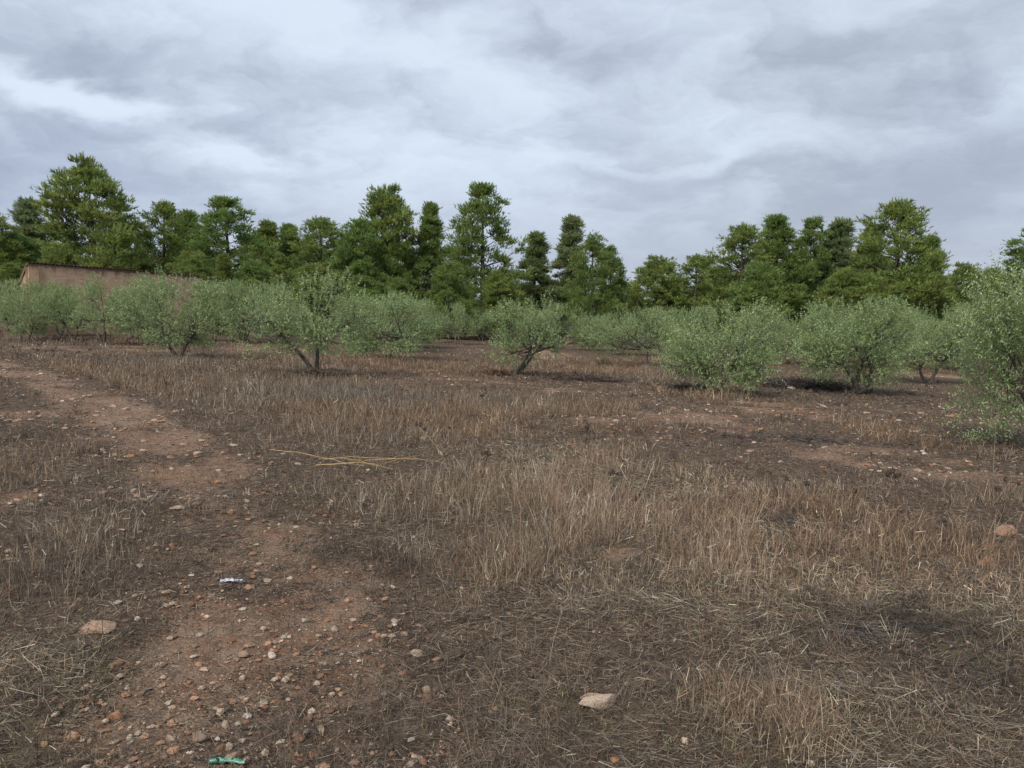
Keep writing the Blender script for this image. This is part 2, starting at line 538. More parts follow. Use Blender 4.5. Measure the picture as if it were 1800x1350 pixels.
def make_wall_mat():
    q = MT('weathered_render'); co = q.coord('UV')
    n1 = q.noise(2.2, 6, 0.6, co); n2 = q.noise(11, 6, 0.65, co)
    mp = q.n('ShaderNodeMapping'); mp.inputs['Scale'].default_value = (0.5, 4.0, 1); q.set(mp.inputs[0], co)
    n3 = q.noise(2.4, 6, 0.6, mp.outputs[0])
    c = q.mix(q.ramp(n1, 0.35, 0.68), (0.44, 0.285, 0.19), (0.55, 0.385, 0.27))
    c = q.mix(q.ramp(n3, 0.45, 0.68, 0, 0.65), c, (0.36, 0.235, 0.165))
    c = q.mix(q.ramp(n2, 0.52, 0.75, 0, 0.5), c, (0.56, 0.43, 0.33))
    # soot-coloured drip stains below the coping (v runs up the wall, 4 = coping)
    sp = q.n('ShaderNodeSeparateXYZ'); q.set(sp.inputs[0], co)
    mp2 = q.n('ShaderNodeMapping'); mp2.inputs['Scale'].default_value = (1.0, 0.12, 1); q.set(mp2.inputs[0], co)
    drip = q.noise(2.6, 5, 0.6, mp2.outputs[0])
    st = q.math('SUBTRACT', q.math('ADD', q.math('MULTIPLY', drip, 2.2), sp.outputs[1]), 4.0)
    c = q.mix(q.ramp(st, 0.75, 1.35, 0, 0.75), c, (0.15, 0.095, 0.072))
    q.pbr(c, 0.95, q.bump(q.math('ADD', n2, n3), 0.6, 0.03), 0.15)
    return q.m


def make_plain(name, c1, c2, scale=8, rough=0.85, bump=0.4):
    q = MT(name); n = q.noise(scale, 5, 0.6, q.coord())
    q.pbr(q.mix(q.ramp(n, 0.35, 0.65), c1, c2), rough, q.bump(n, bump, 0.02), 0.25)
    return q.m


M_GROUND = make_ground_mat(); M_BLADE = make_blade_mat(); M_LEAF = make_leaf_mat(); M_NEEDLE = make_needle_mat()
M_OBARK = make_bark_mat('olive_bark', (0.05, 0.042, 0.035), (0.16, 0.14, 0.115), 9)
M_PBARK = make_bark_mat('pine_bark', (0.05, 0.04, 0.034), (0.15, 0.12, 0.1), 5)
M_STONE = make_stone_mat(); M_GRAVEL = make_gravel_mat(); M_WALL = make_wall_mat()
M_TILE = make_plain('clay_tile', (0.13, 0.08, 0.058), (0.23, 0.15, 0.105), 6)
M_WOOD = make_plain('old_wood', (0.035, 0.028, 0.023), (0.07, 0.055, 0.04), 6)
M_STALK = make_plain('dead_stalk', (0.05, 0.035, 0.026), (0.11, 0.08, 0.055), 12)
M_PALESTALK = make_plain('pale_stalk', (0.24, 0.19, 0.135), (0.36, 0.3, 0.22), 12)
M_CANE = make_plain('yellow_cane', (0.36, 0.24, 0.09), (0.46, 0.34, 0.17), 10, 0.6)

# ------------------------------------------------------------------ ground
def build_ground():
    front = np.linspace(R(-58), R(58), 400)
    back = np.linspace(R(58), R(302), 62)[1:-1]
    th = np.concatenate([front, back])
    rad = np.concatenate([[0.0], np.exp(np.linspace(math.log(0.5), math.log(90), 250)), [120, 170, 250, 400, 700, 1200]])
    rr, tt = np.meshgrid(rad[1:], th, indexing='ij')
    x = rr * np.sin(tt); y = rr * np.cos(tt)
    v = np.stack([x, y, terrain(x, y)], -1).reshape(-1, 3)
    n = len(th)
    i = np.arange(len(rad) - 2)[:, None] * n; k = np.arange(n)[None]; k2 = (k + 1) % n
    q = np.stack([i + k, i + n + k, i + n + k2, i + k2], -1).reshape(-1, 4)
    f = np.concatenate([q[:, [0, 2, 1]], q[:, [0, 3, 2]]])
    c0 = len(v)
    v = np.concatenate([v, [[0, 0, float(terrain(0.0, 0.0))]]])
    f = np.concatenate([f, np.stack([np.full(n, c0), (np.arange(n) + 1) % n, np.arange(n)], -1)])
    b, ch, ta, st, gr = masks(v[:, 0], v[:, 1])
    o = obj('ground', mesh_arrays('ground', v, f, np.stack([b, ch, st], -1), True), M_GROUND)
    # faces point up
    o.data.flip_normals() if o.data.polygons[len(o.data.polygons) // 2].normal.z < 0 else None
    o['kind'] = 'structure'
    o['label'] = 'stony red-brown field sloping gently away to the right'


build_ground()


# ------------------------------------------------------------------ barn
def build_barn():
    A = np.array([-27.2, 42.0, 4.77]); B = np.array([-20.9, 50.2, 4.53]); D = np.array([-31.0, 47.0, 3.95]); C = np.array([-24.7, 55.2, 3.71])
    root = thing('barn', 'low brown barn with a clay-tiled lean-to roof behind the left olive trees', 'barn', (A[0], A[1], float(base_z(A[0], A[1]))))
    org = np.array(root.location)

    def wall(P, Q, holes, name, thick=0.45):
        """Wall with real openings; u along, v up from -1.2 m."""
        ln = np.linalg.norm((Q - P)[:2]); dx = (Q - P)[:2] / ln; nrm = np.array([dx[1], -dx[0]])
        us = sorted({0.0, ln, *[h[0] for h in holes], *[h[1] for h in holes]})
        g = float(base_z(*P[:2])) - 0.8
        V, F, UV = [], [], []

        def pt(u, z, off):
            p = P[:2] + dx * u - nrm * off
            return (p[0] - org[0], p[1] - org[1], z - org[2])

        def quad(pts, uv):
            n = len(V); V.extend(pts); UV.extend(uv); F.append((n, n + 1, n + 2, n + 3))
        top = lambda u: P[2] + (Q[2] - P[2]) * u / ln
        for u0, u1 in zip(us[:-1], us[1:]):
            hs = [h for h in holes if h[0] <= u0 + 1e-6 and h[1] >= u1 - 1e-6]
            zs = [(g, top(u0), g, top(u1))] if not hs else [(g, hs[0][2], g, hs[0][2]), (hs[0][3], top(u0), hs[0][3], top(u1))]
            for (a0, a1, b0, b1) in zs:
                t = 4.0
                uv = [(u0, t - (top(u0) - a0)), (u1, t - (top(u1) - b0)), (u1, t - (top(u1) - b1)), (u0, t - (top(u0) - a1))]
                quad([pt(u0, a0, 0), pt(u1, b0, 0), pt(u1, b1, 0), pt(u0, a1, 0)], uv)
                quad([pt(u1, b0, thick), pt(u0, a0, thick), pt(u0, a1, thick), pt(u1, b1, thick)], uv)
            for h in hs:
                uv = [(u0, 2)] * 4
                quad([pt(h[0], h[2], 0), pt(h[0], h[2], thick), pt(h[0], h[3], thick), pt(h[0], h[3], 0)], uv)
                quad([pt(h[1], h[2], thick), pt(h[1], h[2], 0), pt(h[1], h[3], 0), pt(h[1], h[3], thick)], uv)
                quad([pt(h[0], h[2], 0), pt(h[1], h[2], 0), pt(h[1], h[2], thick), pt(h[0], h[2], thick)], uv)
                quad([pt(h[0], h[3], thick), pt(h[1], h[3], thick), pt(h[1], h[3], 0), pt(h[0], h[3], 0)], uv)
        quad([pt(0, top(0), 0), pt(ln, top(ln), 0), pt(ln, top(ln), thick), pt(0, top(0), thick)], [(0, 4)] * 4)
        me = bpy.data.meshes.new(name); me.from_pydata([tuple(map(float, p)) for p in V], [], F)
        ul = me.uv_layers.new(name='UVMap')
        for i, l in enumerate(me.loops): ul.data[i].uv = UV[l.vertex_index]
        o = obj(name, me, M_WALL, root)
        for h in holes:
            mb = MB()
            c = lambda u, z, off: pt(u, z, off)
            for (ua, ub) in ((h[0], (h[0] + h[1]) / 2 - 0.01), ((h[0] + h[1]) / 2 + 0.01, h[1])):
                p = [c(ua, h[2], 0.14), c(ub, h[2], 0.14), c(ub, h[3], 0.14), c(ua, h[3], 0.14), c(ua, h[2], 0.19), c(ub, h[2], 0.19), c(ub, h[3], 0.19), c(ua, h[3], 0.19)]
                mb.add(p, [(0, 1, 2), (0, 2, 3), (5, 4, 7), (5, 7, 6), (4, 0, 3), (4, 3, 7), (1, 5, 6), (1, 6, 2), (3, 2, 6), (3, 6, 7), (4, 5, 1), (4, 1, 0)])
            obj('shutter', mb.mesh('shutter'), M_WOOD, o)
        return o
    g = float(base_z(A[0], A[1]))
    wall(A, B, [(4.3, 5.6, g + 0.9, g + 2.3)], 'wall')
    wall(D, A, [(3.6, 4.2, g + 1.3, g + 2.2)], 'wall')
    wall(C, D, [], 'wall'); wall(B, C, [], 'wall')
    # roof deck and tiles
    mb = MB(); up = np.array([0, 0, 1.0])
    e = 0.1
    qa = [A, B, C, D]
    cen = sum(qa) / 4
    lo = [p + (p - cen) * 0.012 * np.array([1, 1, 0]) + up * 0.01 for p in qa]; hi = [p + up * 0.06 for p in lo]
    v = [p - org for p in lo + hi]
    mb.add(v, [(0, 2, 1), (0, 3, 2), (4, 5, 6), (4, 6, 7), (0, 1, 5), (0, 5, 4), (1, 2, 6), (1, 6, 5), (2, 3, 7), (2, 7, 6), (3, 0, 4), (3, 4, 7)])
    roof = obj('roof', mb.mesh('roof'), M_TILE, root)
    dAB = (B - A); nT = 52; dAD = unit(D - A)
    # one half-round tile, 0.46 m long, 0.2 m wide; local x along the eave, local y up the roof
    tv, tf = [], []
    for j, (y, r) in enumerate(((0, 0.112), (0.46, 0.095))):
        for k in range(7):
            a = math.pi * k / 6
            tv.append((-r * math.cos(a), y, 0.02 + r * 0.75 * math.sin(a)))
        for k in range(7):
            a = math.pi * k / 6; r2 = r - 0.016
            tv.append((-r2 * math.cos(a), y, 0.02 + r2 * 0.75 * math.sin(a)))
    for k in range(6):
        tf += [(k, k + 1, 15 + k, 14 + k), (7 + k + 1, 7 + k, 21 + k, 22 + k), (k + 1, k, 7 + k, 8 + k), (14 + k, 15 + k, 22 + k, 21 + k)]
    tm = bpy.data.meshes.new('roof_tile'); tm.from_pydata(tv, [], tf); tm.materials.append(M_TILE)
    ang = math.atan2(dAB[1], dAB[0])
    slope = math.atan2(D[2] - A[2], np.linalg.norm((D - A)[:2]))
    for i in range(nT):
        p = A + dAB * ((i + 0.5) / nT) - unit(dAD * np.array([1, 1, 0])) * 0.10 + np.array([0, 0, 0.075])
        o = obj('roof_tile', tm, None, roof)
        o.location = Vector((p - org).tolist())
        o.rotation_euler = (slope + rng.normal(0, 0.02), rng.normal(0, 0.03), ang + rng.normal(0, 0.04))
        o.scale = (1, 1, rng.uniform(0.9, 1.15))
    # the other courses, never seen from the field, one joined covering
    allv, allf, n = [], [], 0
    tva = np.array(tv); tfa = np.array(tf)
    ca, sa = math.cos(ang), math.sin(ang)
    for row in range(1, 16):
        for i in range(0, nT):
            p = A + dAB * ((i + 0.5) / nT) + (D - A) * (row * 0.062) + np.array([0, 0, 0.075])
            w = tva.copy(); w[:, 2] += w[:, 1] * math.tan(slope)
            w = np.stack([w[:, 0] * ca - w[:, 1] * sa, w[:, 0] * sa + w[:, 1] * ca, w[:, 2]], -1) + (p - org)
            allv.append(w); allf.append(tfa + n); n += len(w)
    o = obj('roof_tiling', mesh_arrays('roof_tiling', np.concatenate(allv), np.concatenate(allf)), M_TILE, roof)
    o['kind'] = 'stuff'


build_barn()


# ------------------------------------------------------------------ pines
def pine_mesh(seed, H, Rm, zb, shape, dens=1.0, hue=(0.062, 0.092, 0.026), blade=0.045):
    """Aleppo pine: returns trunk mesh and crown mesh. shape: 'dome', 'cone', 'broad'."""
    g = np.random.default_rng(seed)
    tr = MB()
    nz = 12
    zz = np.linspace(-0.3, H * 0.97, nz)
    wob = np.cumsum(g.normal(0, 0.012 * H / 10, (nz, 2)), 0)
    r0 = 0.018 * H + 0.05
    axis = np.column_stack([wob[:, 0], wob[:, 1], zz])
    tr.tube(axis, r0 * (1 - zz / H * 0.93).clip(0.05), 8)
    cl_c, cl_r, cl_d = [], [], []
    nb = int(50 * min(1.0, 0.5 + 0.5 * dens))
    lop = g.uniform(0, 6.28)
    for b in range(nb):
        t = min(0.97, max(0.02, (b + g.uniform(-0.3, 1.3)) / nb)); az = b * 2.4 + g.normal(0, 0.5)
        if shape == 'dome': prof = max(0.0, 1 - t ** 3.0) ** 0.62 * (0.74 + 0.26 * min(1, t * 3))
        elif shape == 'broad': prof = max(0.0, 1 - t ** 2.8) ** 0.55 * (0.84 + 0.16 * min(1, t * 3))
        else: prof = (1 - t) ** 0.7 * (0.8 + 0.2 * min(1, t * 5)) + 0.04
        reach = Rm * prof * g.uniform(0.5, 1.04) * (1 + 0.12 * math.cos(az - lop))
        z = (zb + (1 - zb) * t) * H
        br_ = Rm * g.uniform(0.2, 0.38) * (0.66 + 0.34 * (1 - t)) * (0.8 if shape == 'cone' else 1.0)       # size of this bough's foliage mass
        d = np.array([math.cos(az), math.sin(az), 0.0])
        reach = max(0.1, reach - 0.55 * br_)
        ax = np.array([np.interp(z, zz, wob[:, 0]), np.interp(z, zz, wob[:, 1]), z])
        c = ax + d * reach
        z0 = max(0.2, z - (0.25 + 0.4 * t) * reach - 0.2); p0 = np.array([np.interp(z0, zz, wob[:, 0]), np.interp(z0, zz, wob[:, 1]), z0])
        m = (p0 + c) / 2 + np.array([0, 0, -0.08 * reach]) + g.normal(0, 0.06, 3)
        w0 = 0.02 + 0.02 * reach
        tr.tube([p0, (p0 + m) / 2 + g.normal(0, 0.04, 3), m, (m + c) / 2, c], np.linspace(w0, 0.012, 5), 5)
        for k in range(max(5, int(11 * dens * (br_ / 0.9) ** 1.6))):
            u_ = rand_unit(1, g)[0]; u_[2] = u_[2] * 0.8 + 0.12
            q = c + u_ * br_ * g.uniform(0.3, 1.0) * np.array([1, 1, 1.1])
            cl_c.append(q); cl_r.append(g.uniform(0.36, 0.66) * (0.5 + 0.05 * H)); cl_d.append(unit(d * 0.35 + u_ * 0.6 + np.array([0, 0, 0.8])))
            if g.random() < 0.35: tr.tube([m * 0.35 + c * 0.65, q], [0.014, 0.006], 3)
    k = 0
    while k < 190 * dens:                            # twigs that close the crown between the boughs
        t = g.random() ** 0.9; az = g.uniform(0, 6.283)
        prof = (max(0.0, 1 - t ** 2.4) ** 0.65 * (0.74 + 0.26 * min(1, t * 3))) if shape != 'cone' else (1 - t) ** 0.75 * (0.8 + 0.2 * min(1, t * 5)) + 0.04
        if g.random() > prof: continue
        if float(fbm(np.array([math.cos(az) * 2.2 + 3]), np.array([math.sin(az) * 2.2 + t * 7]), seed + 3, 2)[0]) < 0.42: continue
        z = (zb + (1 - zb) * t) * H; fr = math.sqrt(g.uniform(0.1, 0.85))
        d = np.array([math.cos(az), math.sin(az), 0.0])
        cl_c.append(np.array([np.interp(z, zz, wob[:, 0]), np.interp(z, zz, wob[:, 1]), z]) + d * Rm * prof * fr * 0.92)
        cl_r.append(g.uniform(0.3, 0.55) * (0.5 + 0.05 * H)); cl_d.append(unit(d * 0.6 * fr + np.array([0, 0, 0.8 + 0.6 * t]))); k += 1
    for k in range(9):
        dz = g.uniform(-1.3, 0.25)
        cl_c.append(axis[-1] + np.array([g.normal(0, 0.12 - 0.22 * dz), g.normal(0, 0.12 - 0.22 * dz), dz])); cl_r.append(g.uniform(0.35, 0.55)); cl_d.append(np.array([0, 0, 1.0]))
    cl_c = np.array(cl_c); cl_r = np.array(cl_r); cl_d = np.array(cl_d)
    nc = len(cl_c)
    # sprays in each clump (a flattish cushion), needles on each spray
    per = max(10, int(min(48, 96000 / 10 / nc)))
    u = rand_unit(nc * per, g).reshape(nc, per, 3)
    u[..., 2] = np.abs(u[..., 2]) * 1.15 - 0.3
    rad = g.uniform(0.15, 1.05, (nc, per, 1))
    sp = cl_c[:, None] + u * rad * cl_r[:, None, None] * np.array([1, 1, 0.85])
    sd = unit(u * 0.7 + cl_d[:, None] * 0.75 + g.normal(0, 0.25, (nc, per, 3)))
    tone = (g.uniform(0.62, 1.38, (nc, 1, 1)) * g.uniform(0.8, 1.2, (nc, per, 1))) * np.array(hue)
    warm = g.random((nc, 1, 1)) ** 2 * 0.5
    tone = tone * (1 + warm * np.array([0.7, 0.25, -0.1]))
    K = 10
    n = nc * per * K
    sp = np.repeat(sp.reshape(-1, 3), K, 0); sd = np.repeat(sd.reshape(-1, 3), K, 0); tone = np.repeat(tone.reshape(-1, 3), K, 0)
    nd = unit(sd + np.array([0, 0, 0.25]) + g.normal(0, 0.42, (n, 3)))
    base = sp + sd * g.uniform(-0.12, 0.12, (n, 1))
    ln = g.uniform(0.11, 0.27, (n, 1))
    sidev = unit(np.cross(nd, rand_unit(n, g))) * blade * 0.5 * g.uniform(0.7, 1.3, (n, 1))
    v = np.stack([base - sidev, base + sidev, base + nd * ln], 1).reshape(-1, 3)
    f = np.arange(n * 3).reshape(-1, 3)
    return tr.mesh('pine_trunk', True), mesh_arrays('pine_crown', v, f, np.repeat(tone, 3, 0))


PV = {}
G1 = (0.195, 0.295, 0.09); G2 = (0.228, 0.305, 0.09); G3 = (0.23, 0.295, 0.15)
for key, args in dict(
        domeA=(11, 12, 3.4, 0.05, 'dome', 1.0, G1), domeB=(12, 12, 3.3, 0.06, 'dome', 1.0, G2), domeC=(17, 12, 3.2, 0.06, 'dome', 0.9, G1), broadA=(13, 9, 3.4, 0.08, 'broad', 1.0, G1),
        broadB=(14, 9, 3.3, 0.10, 'broad', 0.9, G2), coneA=(15, 11, 2.6, 0.10, 'cone', 1.0, G2), coneB=(16, 11, 2.5, 0.15, 'cone', 0.9, G1), thin=(18, 10, 2.0, 0.16, 'cone', 0.5, G3)).items():
    PV[key] = (pine_mesh(*args), args[1], args[2])


def pine(px, top, half, Y, kind, label, group=None, rz=None, base_py=None):
    x = (px - 900) / FPX * Y
    zt = 1.6 + (565 - top) / FPX * Y
    zg = float(base_z(x, Y))
    (tm, cm), H, Rm = PV[kind]
    sz = (zt - zg) / (H * 0.985); sx = 1.2 * half * Y / FPX / Rm
    o = thing('pine_tree', label, 'pine tree', (x, Y, zg), rng.uniform(0, 6.28) if rz is None else rz, group)
    t = obj('trunk', tm, M_PBARK, o); c = obj('crown', cm, M_NEEDLE, o)
    o.scale = (sx, sx * rng.uniform(0.85, 1.1), sz)
    o.rotation_euler = (rng.normal(0, 0.03), rng.normal(0, 0.03), o.rotation_euler[2])
    return o


PINES = [
    (12, 388, 60, 74, 'domeB', 'light green pine cut by the left edge of the photo'),
    (52, 362, 48, 80, 'thin', 'slim pointed pine just left of the big round pine'),
    (176, 303, 84, 66, 'broadB', 'biggest pine, wide round crown rising above the left end of the barn'),
    (288, 365, 52, 72, 'domeB', 'yellowish pine just right of the big round pine behind the barn'),
    (335, 380, 48, 78, 'coneB', 'pine with a ragged top behind the right half of the barn roof'),
    (410, 358, 66, 70, 'domeC', 'pine with a raised pointed top right of the barn'),
    (468, 395, 46, 82, 'coneA', 'narrow pine set back right of the raised pointed pine'),
    (512, 403, 44, 86, 'coneB', 'lower distant pine left of the rounded mid-height pine'),
    (566, 392, 64, 72, 'domeB', 'rounded mid-height pine above the big forked olive tree'),
    (632, 400, 62, 66, 'broadA', 'broad dark pine spreading in front of the flat-topped tall pine'),
    (678, 348, 62, 70, 'broadB', 'tall flat-topped pine left of the narrow column pine'),
    (752, 368, 42, 70, 'coneB', 'narrow column pine between the two tall central pines'),
    (848, 336, 72, 64, 'domeC', 'tallest central pine with a full egg-shaped crown'),
    (936, 418, 42, 72, 'thin', 'sparse grey-green pine right of the tallest central pine'),
    (1000, 392, 44, 70, 'thin', 'sparse pine with a sharp tip, right of the centre gap'),
    (1040, 424, 52, 64, 'domeA', 'dark rounded pine right of the sharp-tipped sparse pine'),
    (1076, 440, 40, 66, 'domeC', 'shorter dark pine at the right end of the central group'),
    (1150, 460, 54, 70, 'broadB', 'low bushy pine left of the low open pine in the dip'),
    (1218, 455, 50, 72, 'domeB', 'low open pine touching the left side of the right-hand clump'),
    (1300, 405, 68, 62, 'domeB', 'yellow-green broad pine at the left end of the right-hand clump'),
    (1362, 390, 52, 64, 'coneB', 'fresh green pine second from the left in the right-hand clump'),
    (1415, 394, 48, 66, 'domeC', 'pine with a sky gap in its crown, middle of the right-hand clump'),
    (1472, 398, 52, 66, 'thin', 'airy upright pine left of the highest right-hand pine'),
    (1526, 405, 44, 66, 'coneA', 'slim pine pressed against the highest right-hand pine'),
    (1572, 363, 80, 60, 'domeB', 'highest pine of the right-hand clump, at its right end'),
    (1628, 425, 44, 62, 'coneB', 'short pine leaning out from the right end of the right-hand clump'),
    (1692, 472, 44, 78, 'broadB', 'small far pine right of the right-hand clump'),
    (1738, 476, 40, 82, 'domeB', 'small far pine left of the pine at the right edge'),
    (1800, 408, 60, 58, 'domeC', 'tall green pine at the right edge behind the near olive tree'),
    (496, 450, 26, 58, 'coneA', 'young pale pine in front of the wood above the olives'),
    (402, 452, 30, 60, 'coneA', 'young yellow-green pine right of the barn roof'),
    (700, 495, 40, 58, 'broadA', 'low dark pine filling the space under the flat-topped pine'),
    (772, 524, 12, 52, 'coneA', 'tiny yellow pine sapling above the central olive trees'),
    (790, 470, 46, 58, 'broadA', 'low spreading pine at the foot of the tallest central pine'),
    (880, 480, 44, 60, 'broadB', 'low rounded pine right of the tallest central pine foot'),
    (1330, 470, 54, 58, 'broadA', 'low dark pine in front of the right-hand clump'),
    (1480, 480, 54, 58, 'broadB', 'low bushy pine under the airy upright pine'),
]
for p in PINES:
    pine(*p)
BACK = [(-60, 400, 60, 90, 'domeA'), (40, 420, 70, 76, 'broadA'), (110, 400, 60, 84, 'domeB'), (230, 400, 60, 80, 'domeC'), (330, 430, 60, 88, 'broadB'), (450, 420, 60, 90, 'domeA'), (540, 430, 60, 92, 'broadA'),
        (610, 430, 60, 84, 'domeC'), (700, 430, 60, 84, 'broadB'), (800, 440, 50, 82, 'domeA'), (975, 500, 60, 84, 'broadA'), (1090, 500, 50, 86, 'broadB'), (1180, 500, 60, 84, 'broadA'), (1260, 480, 50, 80, 'broadB'),
        (1390, 450, 60, 80, 'domeA'), (1450, 455, 60, 78, 'broadA'), (1560, 460, 60, 76, 'broadB'), (1640, 500, 60, 84, 'broadA'), (1760, 490, 70, 88, 'broadB'), (1850, 450, 60, 80, 'domeA'),
        (20, 470, 56, 64, 'broadB'), (240, 455, 60, 68, 'broadA'), (350, 450, 50, 64, 'broadB'), (450, 465, 50, 62, 'broadA'), (560, 470, 56, 64, 'broadB'), (640, 490, 50, 62, 'broadA')]
BACK += [(px, 420 + 25 * (i % 3), 70, 70 + 6 * (i % 3), ('domeA', 'broadB', 'domeC')[i % 3]) for i, px in enumerate((-120, -210, -300, -390, -480, -580, 1900, 1990, 2090, 2190, 2290))]
BACK += [(px, 505 + 14 * (i % 3), 75, 96 + 5 * (i % 4), ('broadA', 'broadB')[i % 2]) for i, px in enumerate(range(-650, 2400, 105))]
for (px, top, half, Y, kind) in BACK:
    pine(px, top, half, Y, kind, 'pine filling the shaded back of the wood behind the front trees', 'pines deep in the wood')


# ------------------------------------------------------------------ olive trees
def olive_mesh(seed, H, xl, xr, zb, fork, near=False, dens=1.0):
    """Crown spans xl..xr (relative to the foot) and zb..H. fork = list of (x, y, z) limb heads leaving the foot."""
    g = np.random.default_rng(seed)
    W = (xr - xl) / 2 * 1.02; cx = (xr + xl) / 2; hc = (H - zb) / 2; cz = zb + hc
    Dp = W * 0.85
    br = MB()
    # crown lobes
    lob = [(np.array([cx, 0, cz - 0.04 * H]), np.array([W * 0.74, Dp * 0.74, hc * 0.78]))]
    nl = 15
    for k in range(nl):
        a = k * 2.4 + g.normal(0, 0.3); e = g.uniform(-0.92, 0.95)
        d = np.array([math.cos(a) * math.sqrt(1 - e * e * 0.8), math.sin(a) * math.sqrt(1 - e * e * 0.8), e])
        c = np.array([cx, 0, cz]) + d * np.array([W, Dp, hc]) * g.uniform(0.6, 0.8)
        r = g.uniform(0.27, 0.42)
        lob.append((c, np.array([W * r * 1.1, Dp * r * 1.1, hc * r * 1.2])))
    # limbs
    heads = []
    for hx in fork:
        h = np.array(hx, float)
        s = np.linspace(0, 1, 6)[:, None]
        mid = g.normal(0, 0.05 * H, 3) * np.array([1, 1, 0.2])
        pts = h * s + mid * (s * (1 - s) * 2.2) + np.array([0, 0, -0.12]) * (1 - s)
        pts[:, :2] += g.normal(0, 0.012, (6, 2))
        r0 = 0.025 * H * (0.85 if len(fork) > 1 else 1.05)
        br.tube(pts, np.linspace(r0 * 1.15, r0 * 0.7, 6), 8)
        heads.append((h, r0 * 0.7))
    # root flare
    br.tube([np.array([0, 0, -0.15]), np.array([0, 0, 0.06])], [0.05 * H, 0.03 * H], 8)
    tips = []
    for (c, r) in lob[1:]:
        h, r0 = heads[int(np.argmin([np.linalg.norm((c - q[0]) * (1, 1, 0.5)) for q in heads]))]
        s = np.linspace(0, 1, 7)[:, None]
        bow = np.array([0, 0, 1]) * -0.12 * np.linalg.norm(c - h) + g.normal(0, 0.08, 3)
        pts = h + (c - h) * s + bow * (s * (1 - s) * 2) + g.normal(0, 0.02, (7, 3)) * s
        br.tube(pts, np.linspace(r0 * 0.62, 0.009, 7), 5)
        for q in range(7):
            f = g.uniform(0.35, 1); p = np.array([np.interp(f, s[:, 0], pts[:, i]) for i in range(3)])
            d = rand_unit(1, g)[0] * r * 1.25 * np.array([1, 1, 0.8]); d[2] += 0.2 * hc
            q1 = p + d * 0.5 + g.normal(0, 0.04, 3); q2 = p + d
            br.tube([p, q1, q2], [0.012, 0.008, 0.003], 4)
            tips.append((q1, q2))
    # sprigs
    area = 4 * math.pi * ((W * Dp) ** 1.6 / 3 + (W * hc) ** 1.6 / 3 + (Dp * hc) ** 1.6 / 3) ** (1 / 1.6)
    S = int((2000 if not near else 2900) * dens * min(1.7, max(0.6, area / 26)))
    w = np.array([3.6] + [1.0] * nl); w /= w.sum()
    idx = g.choice(nl + 1, S, p=w)
    C = np.array([q[0] for q in lob])[idx]; Rr = np.array([q[1] for q in lob])[idx]
    u = rand_unit(S, g)
    rr = g.uniform(0, 1, S) ** 0.42
    A = C + u * Rr * rr[:, None]
    A[:, 2] = np.maximum(A[:, 2], zb + 0.15 * g.random(S) + 0.3 * hc * np.clip(1 - np.hypot((A[:, 0] - cx) / W, A[:, 1] / Dp) * 1.1, 0, 1))
    gap = fbm(A[:, 0] * 1.25 + A[:, 2] * 0.7 + seed, A[:, 1] * 1.25 - A[:, 2] * 1.1, seed, 3, 0.6)
    keep = gap > (0.44 if not near else 0.29)
    A, u = A[keep], u[keep]; S = len(A)
    outw = unit(A - np.array([cx, 0, cz - 0.5 * hc]))
    d = unit(outw * 0.8 + u * 0.25 + np.array([0, 0, 0.45]) + g.normal(0, 0.35, (S, 3)))
    low = A[:, 2] < zb + 0.55 * hc
    d[low] = unit(d[low] + np.array([0, 0, -0.55]))
    ln = np.where(g.random(S) < 0.16, g.uniform(0.35, 0.6, S), g.uniform(0.16, 0.34, S))
    # upright shoots on the crown's top
    ns = int(26 * W / 1.8)
    sa = g.uniform(0, 6.28, ns); srr = np.sqrt(g.random(ns)) * 0.85
    sx = cx + np.cos(sa) * srr * W; sy = np.sin(sa) * srr * Dp
    sz = cz + hc * np.sqrt(np.clip(1 - srr ** 2, 0, 1)) * g.uniform(0.62, 0.9, ns)
    sh = np.column_stack([sx, sy, sz])
    K = 14
    leaves = []
    P = np.concatenate([A, sh, sh + np.array([0, 0, 0.16])]); D = np.concatenate([d, np.repeat([[0, 0, 1.0]], 2 * ns, 0) + g.normal(0, 0.2, (2 * ns, 3)) * 0.8]); LN = np.concatenate([ln, np.full(2 * ns, 0.3)])
    D = unit(D)
    S2 = len(P)
    n = S2 * K
    k = np.tile(np.arange(K), S2)
    Pr = np.repeat(P, K, 0); Dr = np.repeat(D, K, 0); Lr = np.repeat(LN, K)
    ref = rand_unit(S2, g); e1 = unit(np.cross(D, ref)); e2 = np.cross(D, e1)
    e1 = np.repeat(e1, K, 0); e2 = np.repeat(e2, K, 0)
    ph = (k // 2) * (math.pi / 2) + (k % 2) * math.pi + g.normal(0, 0.35, n)
    perp = e1 * np.cos(ph)[:, None] + e2 * np.sin(ph)[:, None]
    base = Pr + Dr * (Lr * (k // 2 * 2 + 1) / K)[:, None]
    ld = unit(Dr * 0.55 + perp * g.uniform(0.6, 1.2, (n, 1)) + g.normal(0, 0.25, (n, 3)))
    big = 0.95 if near else 1.05
    ll = g.uniform(0.05, 0.082, n) * big; lw = ll * (g.uniform(0.24, 0.33, n) if near else g.uniform(0.32, 0.44, n))
    up = np.array([0, 0, 1.0]) + g.normal(0, 0.55, (n, 3))
    side = unit(np.cross(ld, up))
    tone = np.array([0.24, 0.32, 0.13]) * g.uniform(0.6, 1.35, (n, 1)) * np.repeat(g.uniform(0.58, 1.38, (S2, 1)), K, 0)
    yel = (np.repeat(g.random((S2, 1)), K, 0) > 0.9) * g.random((n, 1))
    tone = tone * (1 + yel * np.array([0.8, 0.5, 0.0]))
    tip = base + ld * ll[:, None]; mid = base + ld * (ll * 0.45)[:, None]
